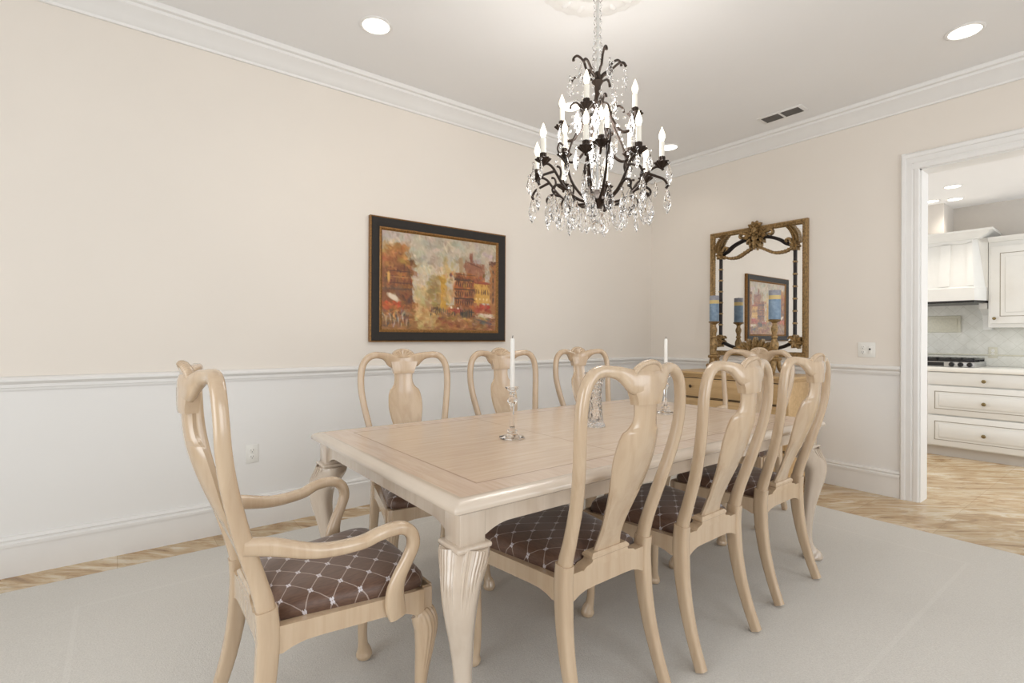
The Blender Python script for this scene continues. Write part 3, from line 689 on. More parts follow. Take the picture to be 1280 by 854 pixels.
# crest: shell cartouche with acanthus leaves
bm = new()
cz = hh - 0.035
for k in range(12):
    a = R(30 * k + 15); leaf(bm, 0.036 * math.sin(a), cz + 0.040 * math.cos(a), a, 0.048 if k in (0, 11, 1, 10) else 0.040, 0.020, 0.036)
for k in range(8):
    a = R(45 * k); leaf(bm, 0.020 * math.sin(a), cz + 0.022 * math.cos(a), a, 0.034, 0.014, 0.052)
bmesh.ops.create_icosphere(bm, subdivisions=3, radius=0.026, matrix=Matrix.Translation((-0.058, 0, cz)) @ Matrix.Diagonal((0.55, 1, 1.1, 1)))
for s in (-1, 1):
    mtube(bm, [(s * 0.05, cz - 0.03), (s * 0.095, cz - 0.020), (s * 0.135, cz - 0.010), (s * 0.152, cz - 0.035), (s * 0.135, cz - 0.055), (s * 0.118, cz - 0.042)], [0.012, 0.013, 0.012, 0.011, 0.010, 0.008])
    for (x, z, a, L) in ((0.06, -0.04, 120, 0.055), (0.045, -0.07, 150, 0.06), (0.03, -0.10, 165, 0.06), (0.055, -0.06, 90, 0.05)): leaf(bm, s * x, cz + z, s * R(a), L, 0.018, 0.036)
for (z, L, wd) in ((-0.045, 0.06, 0.030), (-0.085, 0.065, 0.026), (-0.12, 0.06, 0.018)): leaf(bm, 0, cz + z, R(180), L, wd, 0.044)
link('crest_ornament', bm, M['gold'], mir, 50)
# base ornament
bm = new()
for k in range(-4, 5): leaf(bm, 0.035 * k, 0.045, R(16 * k), 0.135 - 0.016 * abs(k), 0.024, 0.035)
for k in range(-3, 4): leaf(bm, 0.03 * k, 0.04, R(24 * k), 0.07, 0.02, 0.048)
for s in (-1, 1): mtube(bm, [(s * 0.10, 0.06), (s * 0.155, 0.085), (s * 0.185, 0.07), (s * 0.17, 0.045)], [0.014, 0.013, 0.011, 0.008])
link('base_ornament', bm, M['gold'], mir, 50)
xr = hw_ - 0.105
for s in (-1, 1):
    # dark upright rod with gilt collars
    bm = new(); mtube(bm, [(s * xr, 0.16), (s * xr, 0.5), (s * xr, hh - 0.24)], 0.0125, 0.026); rod = link('inner_rod', bm, M['dark_metal'], mir)
    bm = new()
    for k in range(8):
        lathe(bm, [(0.0135, -0.008), (0.0175, -0.005), (0.0175, 0.005), (0.0135, 0.008)], 12, (-0.026, -s * xr, 0.19 + k * 0.107))
    link('rod_collar', bm, M['gold'], rod)
    # dark top rod curving up to the crest
    bm = new(); mtube(bm, [(s * (xr - 0.02), hh - 0.215), (s * (xr - 0.07), hh - 0.195), (s * (xr - 0.13), hh - 0.150), (s * 0.13, hh - 0.115), (s * 0.05, hh - 0.10)], [0.014, 0.015, 0.015, 0.015, 0.014], 0.03); link('top_rod', bm, M['dark_metal'], mir)
    # lower rod curving to the base ornament
    bm = new(); mtube(bm, [(s * xr, 0.155), (s * (xr - 0.03), 0.125), (s * (xr - 0.09), 0.095), (s * (xr - 0.16), 0.075), (s * 0.14, 0.07)], 0.0145, 0.03); link('lower_rod', bm, M['dark_metal'], mir)
    # leafy gilt swag
    bm = new(); pts = [(s * (xr - 0.02), hh - 0.235), (s * (xr - 0.09), hh - 0.262), (s * (xr - 0.17), hh - 0.262), (s * (xr - 0.23), hh - 0.235), (s * 0.03, hh - 0.19)]
    mtube(bm, pts, [0.009, 0.012, 0.013, 0.012, 0.011], 0.034)
    sm = catmull([np.array(p) for p in pts], 6)
    for k, p in enumerate(sm): bmesh.ops.create_icosphere(bm, subdivisions=1, radius=0.0085, matrix=Matrix.Translation((-0.044, -p[0], p[1] + (0.006 if k % 2 else -0.006))))
    link('swag', bm, M['gold'], mir, 40)
    # corner ornament with leafy bract rising to the frame
    bm = new()
    for (a, L, dz) in ((-60, 0.07, 0), (-20, 0.08, 0), (30, 0.08, 0), (90, 0.06, 0), (150, 0.07, 0), (210, 0.07, 0)): leaf(bm, s * xr, hh - 0.225, s * R(a), L * 0.62, 0.016, 0.04)
    br_ = [(s * (xr + 0.02), hh - 0.20), (s * (xr + 0.015), hh - 0.15), (s * (xr - 0.005), hh - 0.10), (s * (xr - 0.045), hh - 0.045)]
    mtube(bm, br_, [0.011, 0.013, 0.012, 0.008], 0.034)
    for k, p in enumerate(catmull([np.array(p) for p in br_], 4)):
        for q in (-1, 1): leaf(bm, p[0] + q * 0.008, p[1], s * R(-20) + q * R(55), 0.026, 0.009, 0.04)
    mtube(bm, [(s * (xr - 0.02), hh - 0.19), (s * (xr - 0.045), hh - 0.155), (s * (xr - 0.075), hh - 0.165), (s * (xr - 0.06), hh - 0.185)], [0.013, 0.012, 0.010, 0.008], 0.036)
    link('corner_ornament', bm, M['gold'], mir, 50)
    # lower corner ornament
    bm = new()
    for a in (-90, -45, 0, 45, 100, 160, 210): leaf(bm, s * (xr + 0.015), 0.135, s * R(a), 0.062, 0.02, 0.036)
    mtube(bm, [(s * xr, 0.15), (s * (xr - 0.03), 0.18), (s * (xr - 0.05), 0.165)], [0.015, 0.012, 0.008], 0.036)
    link('lower_ornament', bm, M['gold'], mir, 50)

# =================================================================== PAINTING
px0, px1, pz0, pz1 = 1.420, 2.626, 1.163, 2.072
pic = thing('framed_painting', 'oil painting of a busy city street in a dark frame on the long wall', 'painting', ((px0 + px1) / 2, YA, pz0), R(-90))
hwp, hhp = (px1 - px0) / 2, pz1 - pz0
# local: +x out of... rotated so that frame_ring's -x (out of wall) points to -Y of the room
pic.rotation_euler = (0, 0, R(90))
bm = frame_ring([(0, 0), (0, 0.034), (0.006, 0.038), (0.010, 0.036), (0.010, 0.0)], hwp, 0, hhp); link('outer_edge', bm, M['gold_lip'], pic, 20)
bm = frame_ring([(0.009, 0), (0.009, 0.038), (0.016, 0.044), (0.040, 0.040), (0.066, 0.030), (0.074, 0.028), (0.074, 0.0)], hwp, 0, hhp); link('frame', bm, M['frame_dark'], pic, 30)
bm = frame_ring([(0.072, 0), (0.072, 0.029), (0.080, 0.032), (0.094, 0.022), (0.094, 0.0)], hwp, 0, hhp)
for n, f in ((64, lambda k: (-hwp + 0.08 + (2 * hwp - 0.16) * k / 63, 0.082)), (64, lambda k: (-hwp + 0.08 + (2 * hwp - 0.16) * k / 63, hhp - 0.082)), (46, lambda k: (-hwp + 0.082, 0.08 + (hhp - 0.16) * k / 45)), (46, lambda k: (hwp - 0.082, 0.08 + (hhp - 0.16) * k / 45))):
    for k in range(n):
        yy, zz = f(k); bmesh.ops.create_icosphere(bm, subdivisions=1, radius=0.0062, matrix=Matrix.Translation((-0.029, yy, zz)))
link('gilt_lip', bm, M['gold_lip'], pic, 30)
def paint(W, H):
    rng = np.random.default_rng(11); im = np.zeros((H, W, 3)); yy, xx = np.mgrid[0:H, 0:W]; U = xx / W; V = yy / H     # V: 0 top
    def stroke(u, v, L, wd, ang, col, al=0.8):
        x, y = u * W, v * H; dx, dy = (xx - x), (yy - y) * 1.0; c, s = math.cos(ang), math.sin(ang)
        a = (dx * c + dy * s) / (L * W / 2); b = (-dx * s + dy * c) / (wd * W / 2)
        mk = np.clip(1.25 - (a ** 2 + b ** 2), 0, 1) * al
        im[:] = im * (1 - mk[..., None]) + np.array(col) * mk[..., None]
    def rect(u0, u1, v0, v1, col, al=1.0):
        mk = ((U >= u0) & (U <= u1) & (V >= v0) & (V <= v1)) * al; im[:] = im * (1 - mk[..., None]) + np.array(col) * mk[..., None]
    im[:] = (196, 188, 176)
    im[V > 0.72] = (164, 124, 74)
    J = lambda c, j=16: tuple(np.clip(np.array(c) + rng.normal(0, j, 3) * 0.5 + rng.normal(0, j) * 0.7, 0, 255))
    for _ in range(170): stroke(rng.random(), rng.random() * 0.5, 0.12, 0.05, rng.normal(0, 0.6), J((200, 194, 184) if rng.random() < .6 else (178, 174, 170), 14), 0.5)
    for _ in range(60): stroke(0.25 + rng.random() * 0.3, 0.3 + rng.random() * 0.35, 0.06, 0.05, 1.57, J((214, 206, 188), 10), 0.5)
    for _ in range(170): stroke(rng.random(), 0.72 + rng.random() * 0.28, 0.10, 0.02, rng.normal(0, 0.25), J((190, 148, 84) if rng.random() < .6 else (140, 88, 42), 22), 0.7)
    for _ in range(70): stroke(0.26 + rng.random() * 0.2, 0.55 + rng.random() * 0.42, 0.03, 0.10, rng.normal(0, 0.3), J((208, 188, 140), 14), 0.5)
    # left block of houses
    rect(0.0, 0.24, 0.28, 0.78, (146, 96, 52))
    for _ in range(110): stroke(rng.random() * 0.24, 0.17 + rng.random() * 0.6, 0.05, 0.03, 1.57 + rng.normal(0, .3), J((172, 116, 58) if rng.random() < .6 else (108, 70, 42), 22), 0.7)
    for _ in range(40): stroke(rng.random() * 0.2, 0.14 + rng.random() * 0.2, 0.07, 0.05, rng.normal(0.4, .3), J((178, 126, 62), 20), 0.55)
    for i in range(7):
        for j in range(2): stroke(0.07 + i * 0.026, 0.38 + j * 0.13, 0.012, 0.055, 0, J((96, 46, 36), 12), 0.6)
    rect(0.05, 0.24, 0.445, 0.455, (104, 70, 50)); rect(0.02, 0.24, 0.57, 0.58, (110, 82, 64)); stroke(0.055, 0.46, 0.02, 0.08, 0, (222, 176, 92), 0.9)
    # distant haze and ochre tower
    for _ in range(70): stroke(0.36 + rng.random() * 0.14, 0.42 + rng.random() * 0.34, 0.04, 0.05, 1.57, J((170, 146, 96), 16), 0.6)
    rect(0.475, 0.525, 0.40, 0.76, (206, 166, 62), 0.85)
    for _ in range(40): stroke(0.5 + rng.random() * 0.1, 0.22 + rng.random() * 0.5, 0.03, 0.07, 0, J((196, 172, 124), 18), 0.5)
    # right block
    rect(0.60, 0.78, 0.36, 0.78, (158, 104, 58)); rect(0.69, 0.88, 0.24, 0.44, (156, 100, 74), 0.8); rect(0.735, 0.76, 0.14, 0.26, (164, 104, 82), 0.9); rect(0.64, 0.67, 0.2, 0.36, (178, 150, 116), 0.8)
    for _ in range(90): stroke(0.56 + rng.random() * 0.32, 0.36 + rng.random() * 0.4, 0.04, 0.03, 1.57 + rng.normal(0, .3), J((196, 128, 54) if rng.random() < .6 else (124, 72, 38), 24), 0.65)
    for j in range(3): rect(0.60, 0.78, 0.42 + j * 0.11, 0.43 + j * 0.11, (96, 62, 44), 0.8)
    for i in range(8):
        for j in range(3): stroke(0.615 + i * 0.022, 0.475 + j * 0.10, 0.010, 0.045, 0, (84, 54, 40), 0.75)
    rect(0.775, 0.93, 0.46, 0.68, (214, 172, 84), 0.9); rect(0.77, 0.95, 0.44, 0.47, (168, 84, 54), 0.9)
    for i in range(5): stroke(0.79 + i * 0.032, 0.56, 0.012, 0.05, 0, (92, 62, 44), 0.85)
    for i in range(3): stroke(0.82 + i * 0.04, 0.645, 0.02, 0.02, 0, (230, 206, 160), 0.8)
    rect(0.93, 1.0, 0.22, 0.8, (176, 124, 70), 0.95); rect(0.925, 1.0, 0.2, 0.24, (110, 70, 50), 0.9)
    for j in range(4): stroke(0.965, 0.33 + j * 0.1, 0.015, 0.05, 0, (74, 54, 44), 0.85)
    # awnings, carriages and people
    stroke(0.09, 0.665, 0.12, 0.045, 0.5, (226, 216, 204), 0.95); 
    for _ in range(46): stroke(rng.random() * 0.15, 0.70 + rng.random() * 0.09, 0.03, 0.025, rng.normal(0, .5), J((206, 104, 56), 24), 0.6)
    for _ in range(60): stroke(rng.random() * 0.22, 0.80 + rng.random() * 0.15, 0.012, 0.05, rng.normal(0, .3), J((206, 200, 196) if rng.random() < .35 else (104, 82, 72), 26), 0.6)
    for _ in range(60): stroke(0.38 + rng.random() * 0.34, 0.76 + rng.random() * 0.08, 0.012, 0.04, rng.normal(0, .2), J((104, 84, 76) if rng.random() < .6 else (178, 150, 120), 24), 0.75)
    for _ in range(26): stroke(0.53 + rng.random() * 0.12, 0.745 + rng.random() * 0.04, 0.03, 0.02, 0, J((164, 72, 50), 24), 0.7)
    stroke(0.57, 0.745, 0.02, 0.025, 0, (240, 232, 224)); stroke(0.63, 0.755, 0.02, 0.02, 0, (238, 220, 214))
    for i in range(5): stroke(0.665 + i * 0.022, 0.80, 0.014, 0.075, 0, (48, 46, 44), 0.85)
    for _ in range(30): stroke(0.79 + rng.random() * 0.14, 0.71 + rng.random() * 0.07, 0.04, 0.03, 0.2, J((178, 78, 46), 24), 0.65)
    for _ in range(26): stroke(0.80 + rng.random() * 0.16, 0.80 + rng.random() * 0.05, 0.05, 0.015, 0.3, J((226, 214, 200), 16), 0.7)
    for _ in range(24): stroke(0.76 + rng.random() * 0.2, 0.86 + rng.random() * 0.06, 0.06, 0.02, 0.25, J((104, 92, 92), 20), 0.7)
    for _ in range(90): stroke(0.48 + rng.random() * 0.5, 0.86 + rng.random() * 0.14, 0.05, 0.02, rng.normal(0.1, .4), J((146, 92, 46) if rng.random() < .7 else (204, 166, 112), 22), 0.6)
    # loose brushwork that drags each colour over its neighbour
    for _ in range(2000):
        u_, v_ = rng.random(), rng.random(); y_ = int(np.clip(v_ + rng.normal(0, 0.010), 0, 0.999) * H); x_ = int(np.clip(u_ + rng.normal(0, 0.010), 0, 0.999) * W)
        col = im[y_, x_] * (0.9 if v_ > 0.3 else 0.97) + np.array((184, 132, 66)) * (0.10 if v_ > 0.3 else 0.03)
        col = np.clip(col + rng.normal(0, 10), 0, 255); ang = rng.normal(1.2, .7) if v_ < 0.72 else rng.normal(0.1, .6); x0, y0 = u_ * W, v_ * H
        L_, w_ = 2.0 + rng.random() * 4, 0.9 + rng.random() * 1.2; xa, xb_, ya, yb_ = int(max(0, x0 - 9)), int(min(W, x0 + 10)), int(max(0, y0 - 9)), int(min(H, y0 + 10))
        dx, dy = xx[ya:yb_, xa:xb_] - x0, yy[ya:yb_, xa:xb_] - y0; c, sn = math.cos(ang), math.sin(ang)
        mk = np.clip(1.3 - (((dx * c + dy * sn) / L_) ** 2 + ((-dx * sn + dy * c) / w_) ** 2), 0, 1)[..., None] * 0.7
        im[ya:yb_, xa:xb_] = im[ya:yb_, xa:xb_] * (1 - mk) + col * mk
    # accents laid on last: chimneys, roof line, windows, shop awnings and figures
    for i in range(6): stroke(0.075 + i * 0.027, 0.40, 0.010, 0.06, 1.57, (92, 58, 40), 0.6); stroke(0.075 + i * 0.027, 0.52, 0.010, 0.05, 1.57, (92, 58, 40), 0.55)
    stroke(0.14, 0.46, 0.20, 0.012, 0.0, (196, 158, 104), 0.5); stroke(0.13, 0.585, 0.22, 0.012, 0.0, (104, 80, 62), 0.7); stroke(0.055, 0.47, 0.022, 0.09, 0, (226, 188, 112), 0.8)
    stroke(0.09, 0.665, 0.11, 0.04, 0.5, (228, 218, 206), 0.95)
    rect(0.74, 0.765, 0.13, 0.27, (150, 104, 84), 0.6); rect(0.69, 0.70, 0.22, 0.33, (150, 104, 84), 0.6); rect(0.645, 0.672, 0.21, 0.36, (178, 156, 124), 0.55)
    rect(0.60, 0.79, 0.372, 0.384, (96, 66, 46), 0.7); stroke(0.78, 0.26, 0.16, 0.012, 0.28, (108, 70, 54), 0.6); stroke(0.82, 0.36, 0.03, 0.05, 0, (188, 150, 120), 0.5)
    for j in range(3):
        rect(0.60, 0.775, 0.435 + j * 0.10, 0.444 + j * 0.10, (84, 58, 42), 0.7)
        for i in range(8): stroke(0.612 + i * 0.021, 0.49 + j * 0.10, 0.007, 0.042, 0, (74, 50, 38), 0.7); stroke(0.620 + i * 0.021, 0.485 + j * 0.10, 0.006, 0.03, 0, (206, 158, 96), 0.45)
    for i in range(7): stroke(0.785 + i * 0.021, 0.555, 0.008, 0.045, 0, (90, 66, 46), 0.8)
    for i in range(4): stroke(0.80 + i * 0.035, 0.635, 0.014, 0.02, 0, (238, 220, 180), 0.8)
    rect(0.775, 0.93, 0.452, 0.464, (150, 84, 56), 0.7)
    for j in range(5): stroke(0.963, 0.32 + j * 0.085, 0.012, 0.045, 0, (66, 50, 42), 0.75)
    stroke(0.57, 0.745, 0.02, 0.022, 0, (242, 234, 226), 0.9); stroke(0.63, 0.752, 0.02, 0.02, 0, (240, 224, 216), 0.9); stroke(0.60, 0.765, 0.11, 0.012, 0, (156, 64, 46), 0.7)
    for i in range(6): stroke(0.655 + i * 0.020, 0.80, 0.010, 0.065, 0, (50, 46, 42), 0.8)
    for i in range(9): stroke(0.40 + i * 0.017, 0.775 + 0.01 * (i % 3), 0.007, 0.045, 0, (92, 80, 74), 0.7)
    for i in range(12): stroke(0.02 + i * 0.016, 0.87 + 0.025 * (i % 3), 0.008, 0.07, 0.15 * (i % 3 - 1), (214, 206, 200) if i % 2 else (92, 76, 72), 0.65)
    stroke(0.88, 0.815, 0.12, 0.016, 0.3, (226, 214, 202), 0.75); stroke(0.86, 0.885, 0.14, 0.02, 0.25, (98, 90, 90), 0.7)
    g = im.mean(2, keepdims=True); im = (g + (im - g) * 0.98) * np.array((1.0, 0.972, 0.93)); im = 255 * (np.clip(im, 0, 255) / 255) ** 1.22
    return np.clip(im, 0, 255)
PW, PH = 190, 140
im = paint(PW, PH); im = np.where(im / 255 <= 0.04045, im / 255 / 12.92, ((im / 255 + 0.055) / 1.055) ** 2.4)
bm = new(); i0 = 0.090; x_a, x_b, z_a, z_b = -hwp + i0, hwp - i0, i0, hhp - i0
grid = [[bm.verts.new((-0.020, x_b + (x_a - x_b) * c_ / (PW - 1), z_b + (z_a - z_b) * r_ / (PH - 1))) for c_ in range(PW)] for r_ in range(PH)]
for r_ in range(PH - 1):
    for c_ in range(PW - 1): bm.faces.new((grid[r_][c_], grid[r_][c_ + 1], grid[r_ + 1][c_ + 1], grid[r_ + 1][c_]))
# give the canvas its thickness
bmv = [bm.verts.new((-0.004, y, z)) for y in (x_a, x_b) for z in (z_a, z_b)]
me = bpy.data.meshes.new('canvas'); bm.verts.index_update()
bmesh.ops.recalc_face_normals(bm, faces=bm.faces)
bm.faces.new((bmv[0], bmv[1], bmv[3], bmv[2]))
bm.to_mesh(me); bm.free()
at = me.color_attributes.new('paint', 'FLOAT_COLOR', 'POINT')
cols = np.ones((len(me.vertices), 4)); cols[:PW * PH, :3] = im.reshape(-1, 3); at.data.foreach_set('color', cols.ravel())
m = Mat('oil_paint'); ca = m.n('ShaderNodeAttribute', attribute_name='paint'); m.set(ca.outputs[0], 0.38); m.bump(m.noise(m.obj(), 140, 3), 0.25, 0.002)
me.materials.append(m.m); cv = bpy.data.objects.new('canvas', me); COL.objects.link(cv); cv.parent = pic

# =================================================================== WALL PLATES
def outlet_bits(t, y, ax):
    """two receptacles on a plate lying in local y-z, facing -x"""
    for dz in (0.020, -0.020):
        bm = new(); lathe(bm, [(0.0165, 0), (0.0165, 0.002), (0.015, 0.0028)], 24); bmesh.ops.rotate(bm, verts=bm.verts, cent=(0, 0, 0), matrix=Matrix.Rotation(R(-90), 3, 'Y')); bmesh.ops.translate(bm, verts=bm.verts, vec=(-0.006, y, dz))
        rc = link('receptacle', bm, M['plastic'], t)
        bm = new()
        box(bm, -0.0095, -0.0082, y - 0.0075, y - 0.0055, dz - 0.001, dz + 0.008); box(bm, -0.0095, -0.0082, y + 0.0055, y + 0.0075, dz - 0.001, dz + 0.008)
        lathe(bm, [(0.0025, 0), (0.0025, 0.0012)], 10); 
        vs = [v for v in bm.verts if abs(v.co.x) < 0.004 and v.co.x > -0.004 and abs(v.co.z) < 0.002]
        bmesh.ops.rotate(bm, verts=vs, cent=(0, 0, 0), matrix=Matrix.Rotation(R(-90), 3, 'Y')); bmesh.ops.translate(bm, verts=vs, vec=(-0.0083, y, dz - 0.008))
        link('slots', bm, M['slot'], rc)
t = thing('wall_outlet', 'white duplex outlet low on the long wall, left of the table', 'outlet', (0.667, YA, 0.464), R(90))
bm = new(); box(bm, -0.006, 0, -0.036, 0.036, -0.058, 0.058, 0.003); link('plate', bm, M['plastic'], t)
outlet_bits(t, 0, 0)
t = thing('switch_plate', 'white double wall plate with outlet and switch between the mirror and doorway', 'outlet', (XB, 1.481, 1.114))
bm = new(); box(bm, -0.006, 0, -0.060, 0.060, -0.058, 0.058, 0.003); link('plate', bm, M['plastic'], t)
outlet_bits(t, 0.024, 0)
bm = new(); box(bm, -0.0085, -0.005, -0.036, -0.012, -0.032, 0.032, 0.002); link('rocker', bm, M['plastic'], t)
bm = new(); box(bm, -0.013, -0.008, -0.030, -0.018, -0.002, 0.012, 0.002); link('toggle', bm, M['slot'], t)

# =================================================================== CHANDELIER
CX, CY = 1.925, 1.795
bm = new()
lathe(bm, [(0.31, 0.0), (0.312, -0.010), (0.290, -0.020), (0.270, -0.016), (0.250, -0.026), (0.20, -0.030), (0.165, -0.022), (0.150, -0.032), (0.10, -0.040), (0.07, -0.036), (0.06, -0.03)], 96, mod=lambda a, z: 1 + 0.022 * math.cos(24 * a))
for k in range(16):
    a = 2 * math.pi * k / 16
    bmesh.ops.create_icosphere(bm, subdivisions=2, radius=0.032, matrix=Matrix.Translation((0.225 * math.cos(a), 0.225 * math.sin(a), -0.024)) @ Matrix.Rotation(a, 4, 'Z') @ Matrix.Diagonal((1.2, 0.6, 0.4, 1)))
med = link('ceiling_medallion', bm, M['trim'], None, 40, (CX, CY, CEIL)); tag(med, 'white moulded plaster medallion on the ceiling above the chandelier', 'ceiling medallion')
ch = thing('chandelier', 'bronze candle chandelier hung with crystal drops over the dining table', 'chandelier', (CX, CY, 0))
view = R(52.38)     # the arms are spaced from the direction of the camera
def cyl(r, th, z): return (r * math.cos(th), r * math.sin(th), z)
bm = new(); lathe(bm, [(0.055, 2.998), (0.058, 2.985), (0.045, 2.965), (0.018, 2.95), (0.012, 2.94)], 24); link('canopy', bm, M['trim'], ch)
# hanging rod sheathed in crystal balls
bm = new(); tube(bm, [(0, 0, 2.95), (0, 0, 2.75), (0, 0, 2.55)], 0.006, 10); link('rod', bm, M['plastic'], ch)
bm = new(); tube(bm, [(0, 0, 2.55), (0, 0, 2.40), (0, 0, 1.86)], 0.005, 10); link('rod', bm, M['steel'], ch)
bm = new(); z = 2.93
while z > 2.58:
    bmesh.ops.create_uvsphere(bm, u_segments=10, v_segments=6, radius=0.021 + 0.006 * ((int(z * 100)) % 2), matrix=Matrix.Translation((0, 0, z))); z -= 0.042
link('rod_crystal', bm, M['crystal'], ch, 20)
bm = new(); lathe(bm, [(0.014, 2.36), (0.026, 2.375), (0.030, 2.395), (0.018, 2.41), (0.012, 2.44), (0.018, 2.48), (0.030, 2.50), (0.020, 2.52), (0.012, 2.55)], 20); link('column', bm, M['bronze'], ch)
bm = new(); lathe(bm, [(0.006, 1.855), (0.030, 1.872), (0.052, 1.895), (0.046, 1.905), (0.020, 1.925), (0.012, 1.95)], 20, mod=lambda a, z: 1 + 0.08 * math.cos(8 * a)); link('hub', bm, M['bronze'], ch)
bm = new(); lathe(bm, [(0.008, 1.95), (0.020, 1.98), (0.030, 2.02), (0.022, 2.07), (0.013, 2.10), (0.024, 2.15), (0.028, 2.18), (0.014, 2.22), (0.012, 2.36)], 12); link('column_crystal', bm, M['crystal'], ch, 20)
# crown of curled leaves at the top
for k in range(8):
    th = view + R(45 * k + 10); hi = k % 2 == 0
    bm = new(); P = [(0.010, 2.50), (0.022, 2.535), (0.045, 2.555), (0.06, 2.56), (0.075, 2.60), (0.105, 2.622), (0.125, 2.610), (0.127, 2.595)] if hi else [(0.012, 2.495), (0.03, 2.52), (0.06, 2.53), (0.085, 2.545), (0.115, 2.56), (0.14, 2.555), (0.152, 2.535)]
    tube(bm, [cyl(r, th, z) for r, z in P], [0.006] * (len(P) - 1) + [0.0075], 8, (math.sin(th), -math.cos(th), 0)); link('crown_scroll', bm, M['bronze'], ch)
# pear-shaped cage ribs
for k in range(4):
    th = view + R(90 * k + 8)
    bm = new(); P = [(0.045, 1.895), (0.085, 1.925), (0.13, 1.985), (0.152, 2.06), (0.150, 2.13), (0.125, 2.20), (0.09, 2.27), (0.07, 2.34), (0.055, 2.39), (0.03, 2.40)]
    tube(bm, [cyl(r, th, z) for r, z in P], [0.0075, 0.007, 0.0068, 0.0065, 0.006, 0.0055, 0.0055, 0.006, 0.005, 0.0045], 8, (math.sin(th), -math.cos(th), 0))
    # side curls that spring off the rib
    tube(bm, [cyl(0.152, th, 2.06), cyl(0.180, th, 2.10), cyl(0.205, th, 2.145), cyl(0.195, th, 2.18), cyl(0.178, th, 2.165)], [0.006, 0.0055, 0.005, 0.005, 0.006], 8, (math.sin(th), -math.cos(th), 0))
    tube(bm, [cyl(0.07, th, 2.34), cyl(0.105, th, 2.385), cyl(0.135, th, 2.375), cyl(0.14, th, 2.355)], [0.006, 0.0055, 0.005, 0.006], 8, (math.sin(th), -math.cos(th), 0))
    link('cage_rib', bm, M['bronze'], ch)
def drop_mesh():
    bm = new(); prof = [(0.0015, 0.0), (0.005, -0.006), (0.0115, -0.022), (0.0165, -0.045), (0.015, -0.058), (0.008, -0.074), (0.001, -0.084)]
    rings = [[(r * math.cos(2 * math.pi * (k + (.5 if i % 2 else 0)) / 8), 0.55 * r * math.sin(2 * math.pi * (k + (.5 if i % 2 else 0)) / 8), z) for k in range(8)] for i, (r, z) in enumerate(prof)]
    loft(bm, rings)
    bmesh.ops.create_icosphere(bm, subdivisions=1, radius=0.0065, matrix=Matrix.Translation((0, 0, 0.008)))
    return bm
dm = None; dcount = [0]
def drop(r, th, z, sc=1.0, spin=None):
    global dm
    if dm is None:
        o = link('crystal_drop', drop_mesh(), M['crystal'], ch, 0); dm = o
    else:
        o = dm.copy(); COL.objects.link(o); o.parent = ch
    o.location = cyl(r, th, z); o.scale = (sc, sc, sc); o.rotation_euler = (0, 0, random.random() * 6.28 if spin is None else spin); dcount[0] += 1
def bobeche(bm, r, th, z, rad):
    c = cyl(r, th, z); n = 32
    rings = [[(c[0] + rr * (1 + 0.14 * math.cos(8 * a)) * math.cos(a), c[1] + rr * (1 + 0.14 * math.cos(8 * a)) * math.sin(a), c[2] + dz) for a in [2 * math.pi * k / n for k in range(n)]] for rr, dz in ((0.008, -0.022), (0.016, -0.014), (0.8 * rad, -0.004), (rad, 0.004), (rad * 0.97, 0.008), (0.6 * rad, 0.002), (0.0145, 0.006), (0.0145, 0.034), (0.006, 0.034))]
    loft(bm, rings)
def light(r, th, z, parent, hgt=0.105):
    c = cyl(r, th, z)
    bm = new(); bobeche(bm, r, th, z, 0.036); link('drip_pan', bm, M['bronze'], ch)
    bm = new(); lathe(bm, [(0.0125, 0.030), (0.0125, hgt), (0.009, hgt + 0.002)], 16, c); sl = link('candle_sleeve', bm, M['candle_sleeve'], ch)
    bm = new(); lathe(bm, [(0.006, hgt), (0.010, hgt + 0.008), (0.0155, hgt + 0.024), (0.0145, hgt + 0.036), (0.009, hgt + 0.052), (0.0045, hgt + 0.064), (0.0015, hgt + 0.074)], 16, c); link('bulb', bm, M['bulb'], sl)
def arm(th, P, rad, cup):
    bm = new(); tube(bm, [cyl(r, th, z) for r, z in P], rad, 8, (math.sin(th), -math.cos(th), 0))
    return bm
# lower ring: eight arms
for k in range(8):
    th = view + R(22.5 + 45 * k + 4)
    P = [(0.03, 1.89), (0.09, 1.885), (0.15, 1.905), (0.20, 1.945), (0.235, 1.99), (0.262, 2.025), (0.292, 2.040), (0.315, 2.030), (0.322, 2.02)]
    bm = arm(th, P, [0.0075, 0.0075, 0.007, 0.0068, 0.0066, 0.0064, 0.0064, 0.0066, 0.0066], None)
    tube(bm, [cyl(r, th, z) for r, z in ((0.19, 1.935), (0.235, 1.945), (0.262, 1.925), (0.258, 1.905), (0.245, 1.91))], [0.007, 0.0065, 0.006, 0.006, 0.007], 8, (math.sin(th), -math.cos(th), 0))
    tube(bm, [cyl(r, th, z) for r, z in ((0.25, 2.01), (0.285, 1.995), (0.325, 1.975), (0.342, 1.945), (0.335, 1.930))], [0.007, 0.0065, 0.006, 0.006, 0.007], 8, (math.sin(th), -math.cos(th), 0))
    tube(bm, [cyl(r, th, z) for r, z in ((0.225, 1.975), (0.215, 2.005), (0.222, 2.03), (0.238, 2.035))], [0.006, 0.0055, 0.005, 0.006], 8, (math.sin(th), -math.cos(th), 0))
    link('arm', bm, M['bronze'], ch)
    light(0.316, th, 2.052, ch)
    drop(0.342, th, 1.930, 1.5); drop(0.352, th + R(6), 2.035, 1.05); drop(0.352, th - R(6), 2.035, 1.05)
    drop(0.255, th, 1.895, 1.6); drop(0.19, th + R(3), 1.900, 1.45); drop(0.13, th, 1.882, 1.5); drop(0.245, th + R(22), 1.900, 1.45)
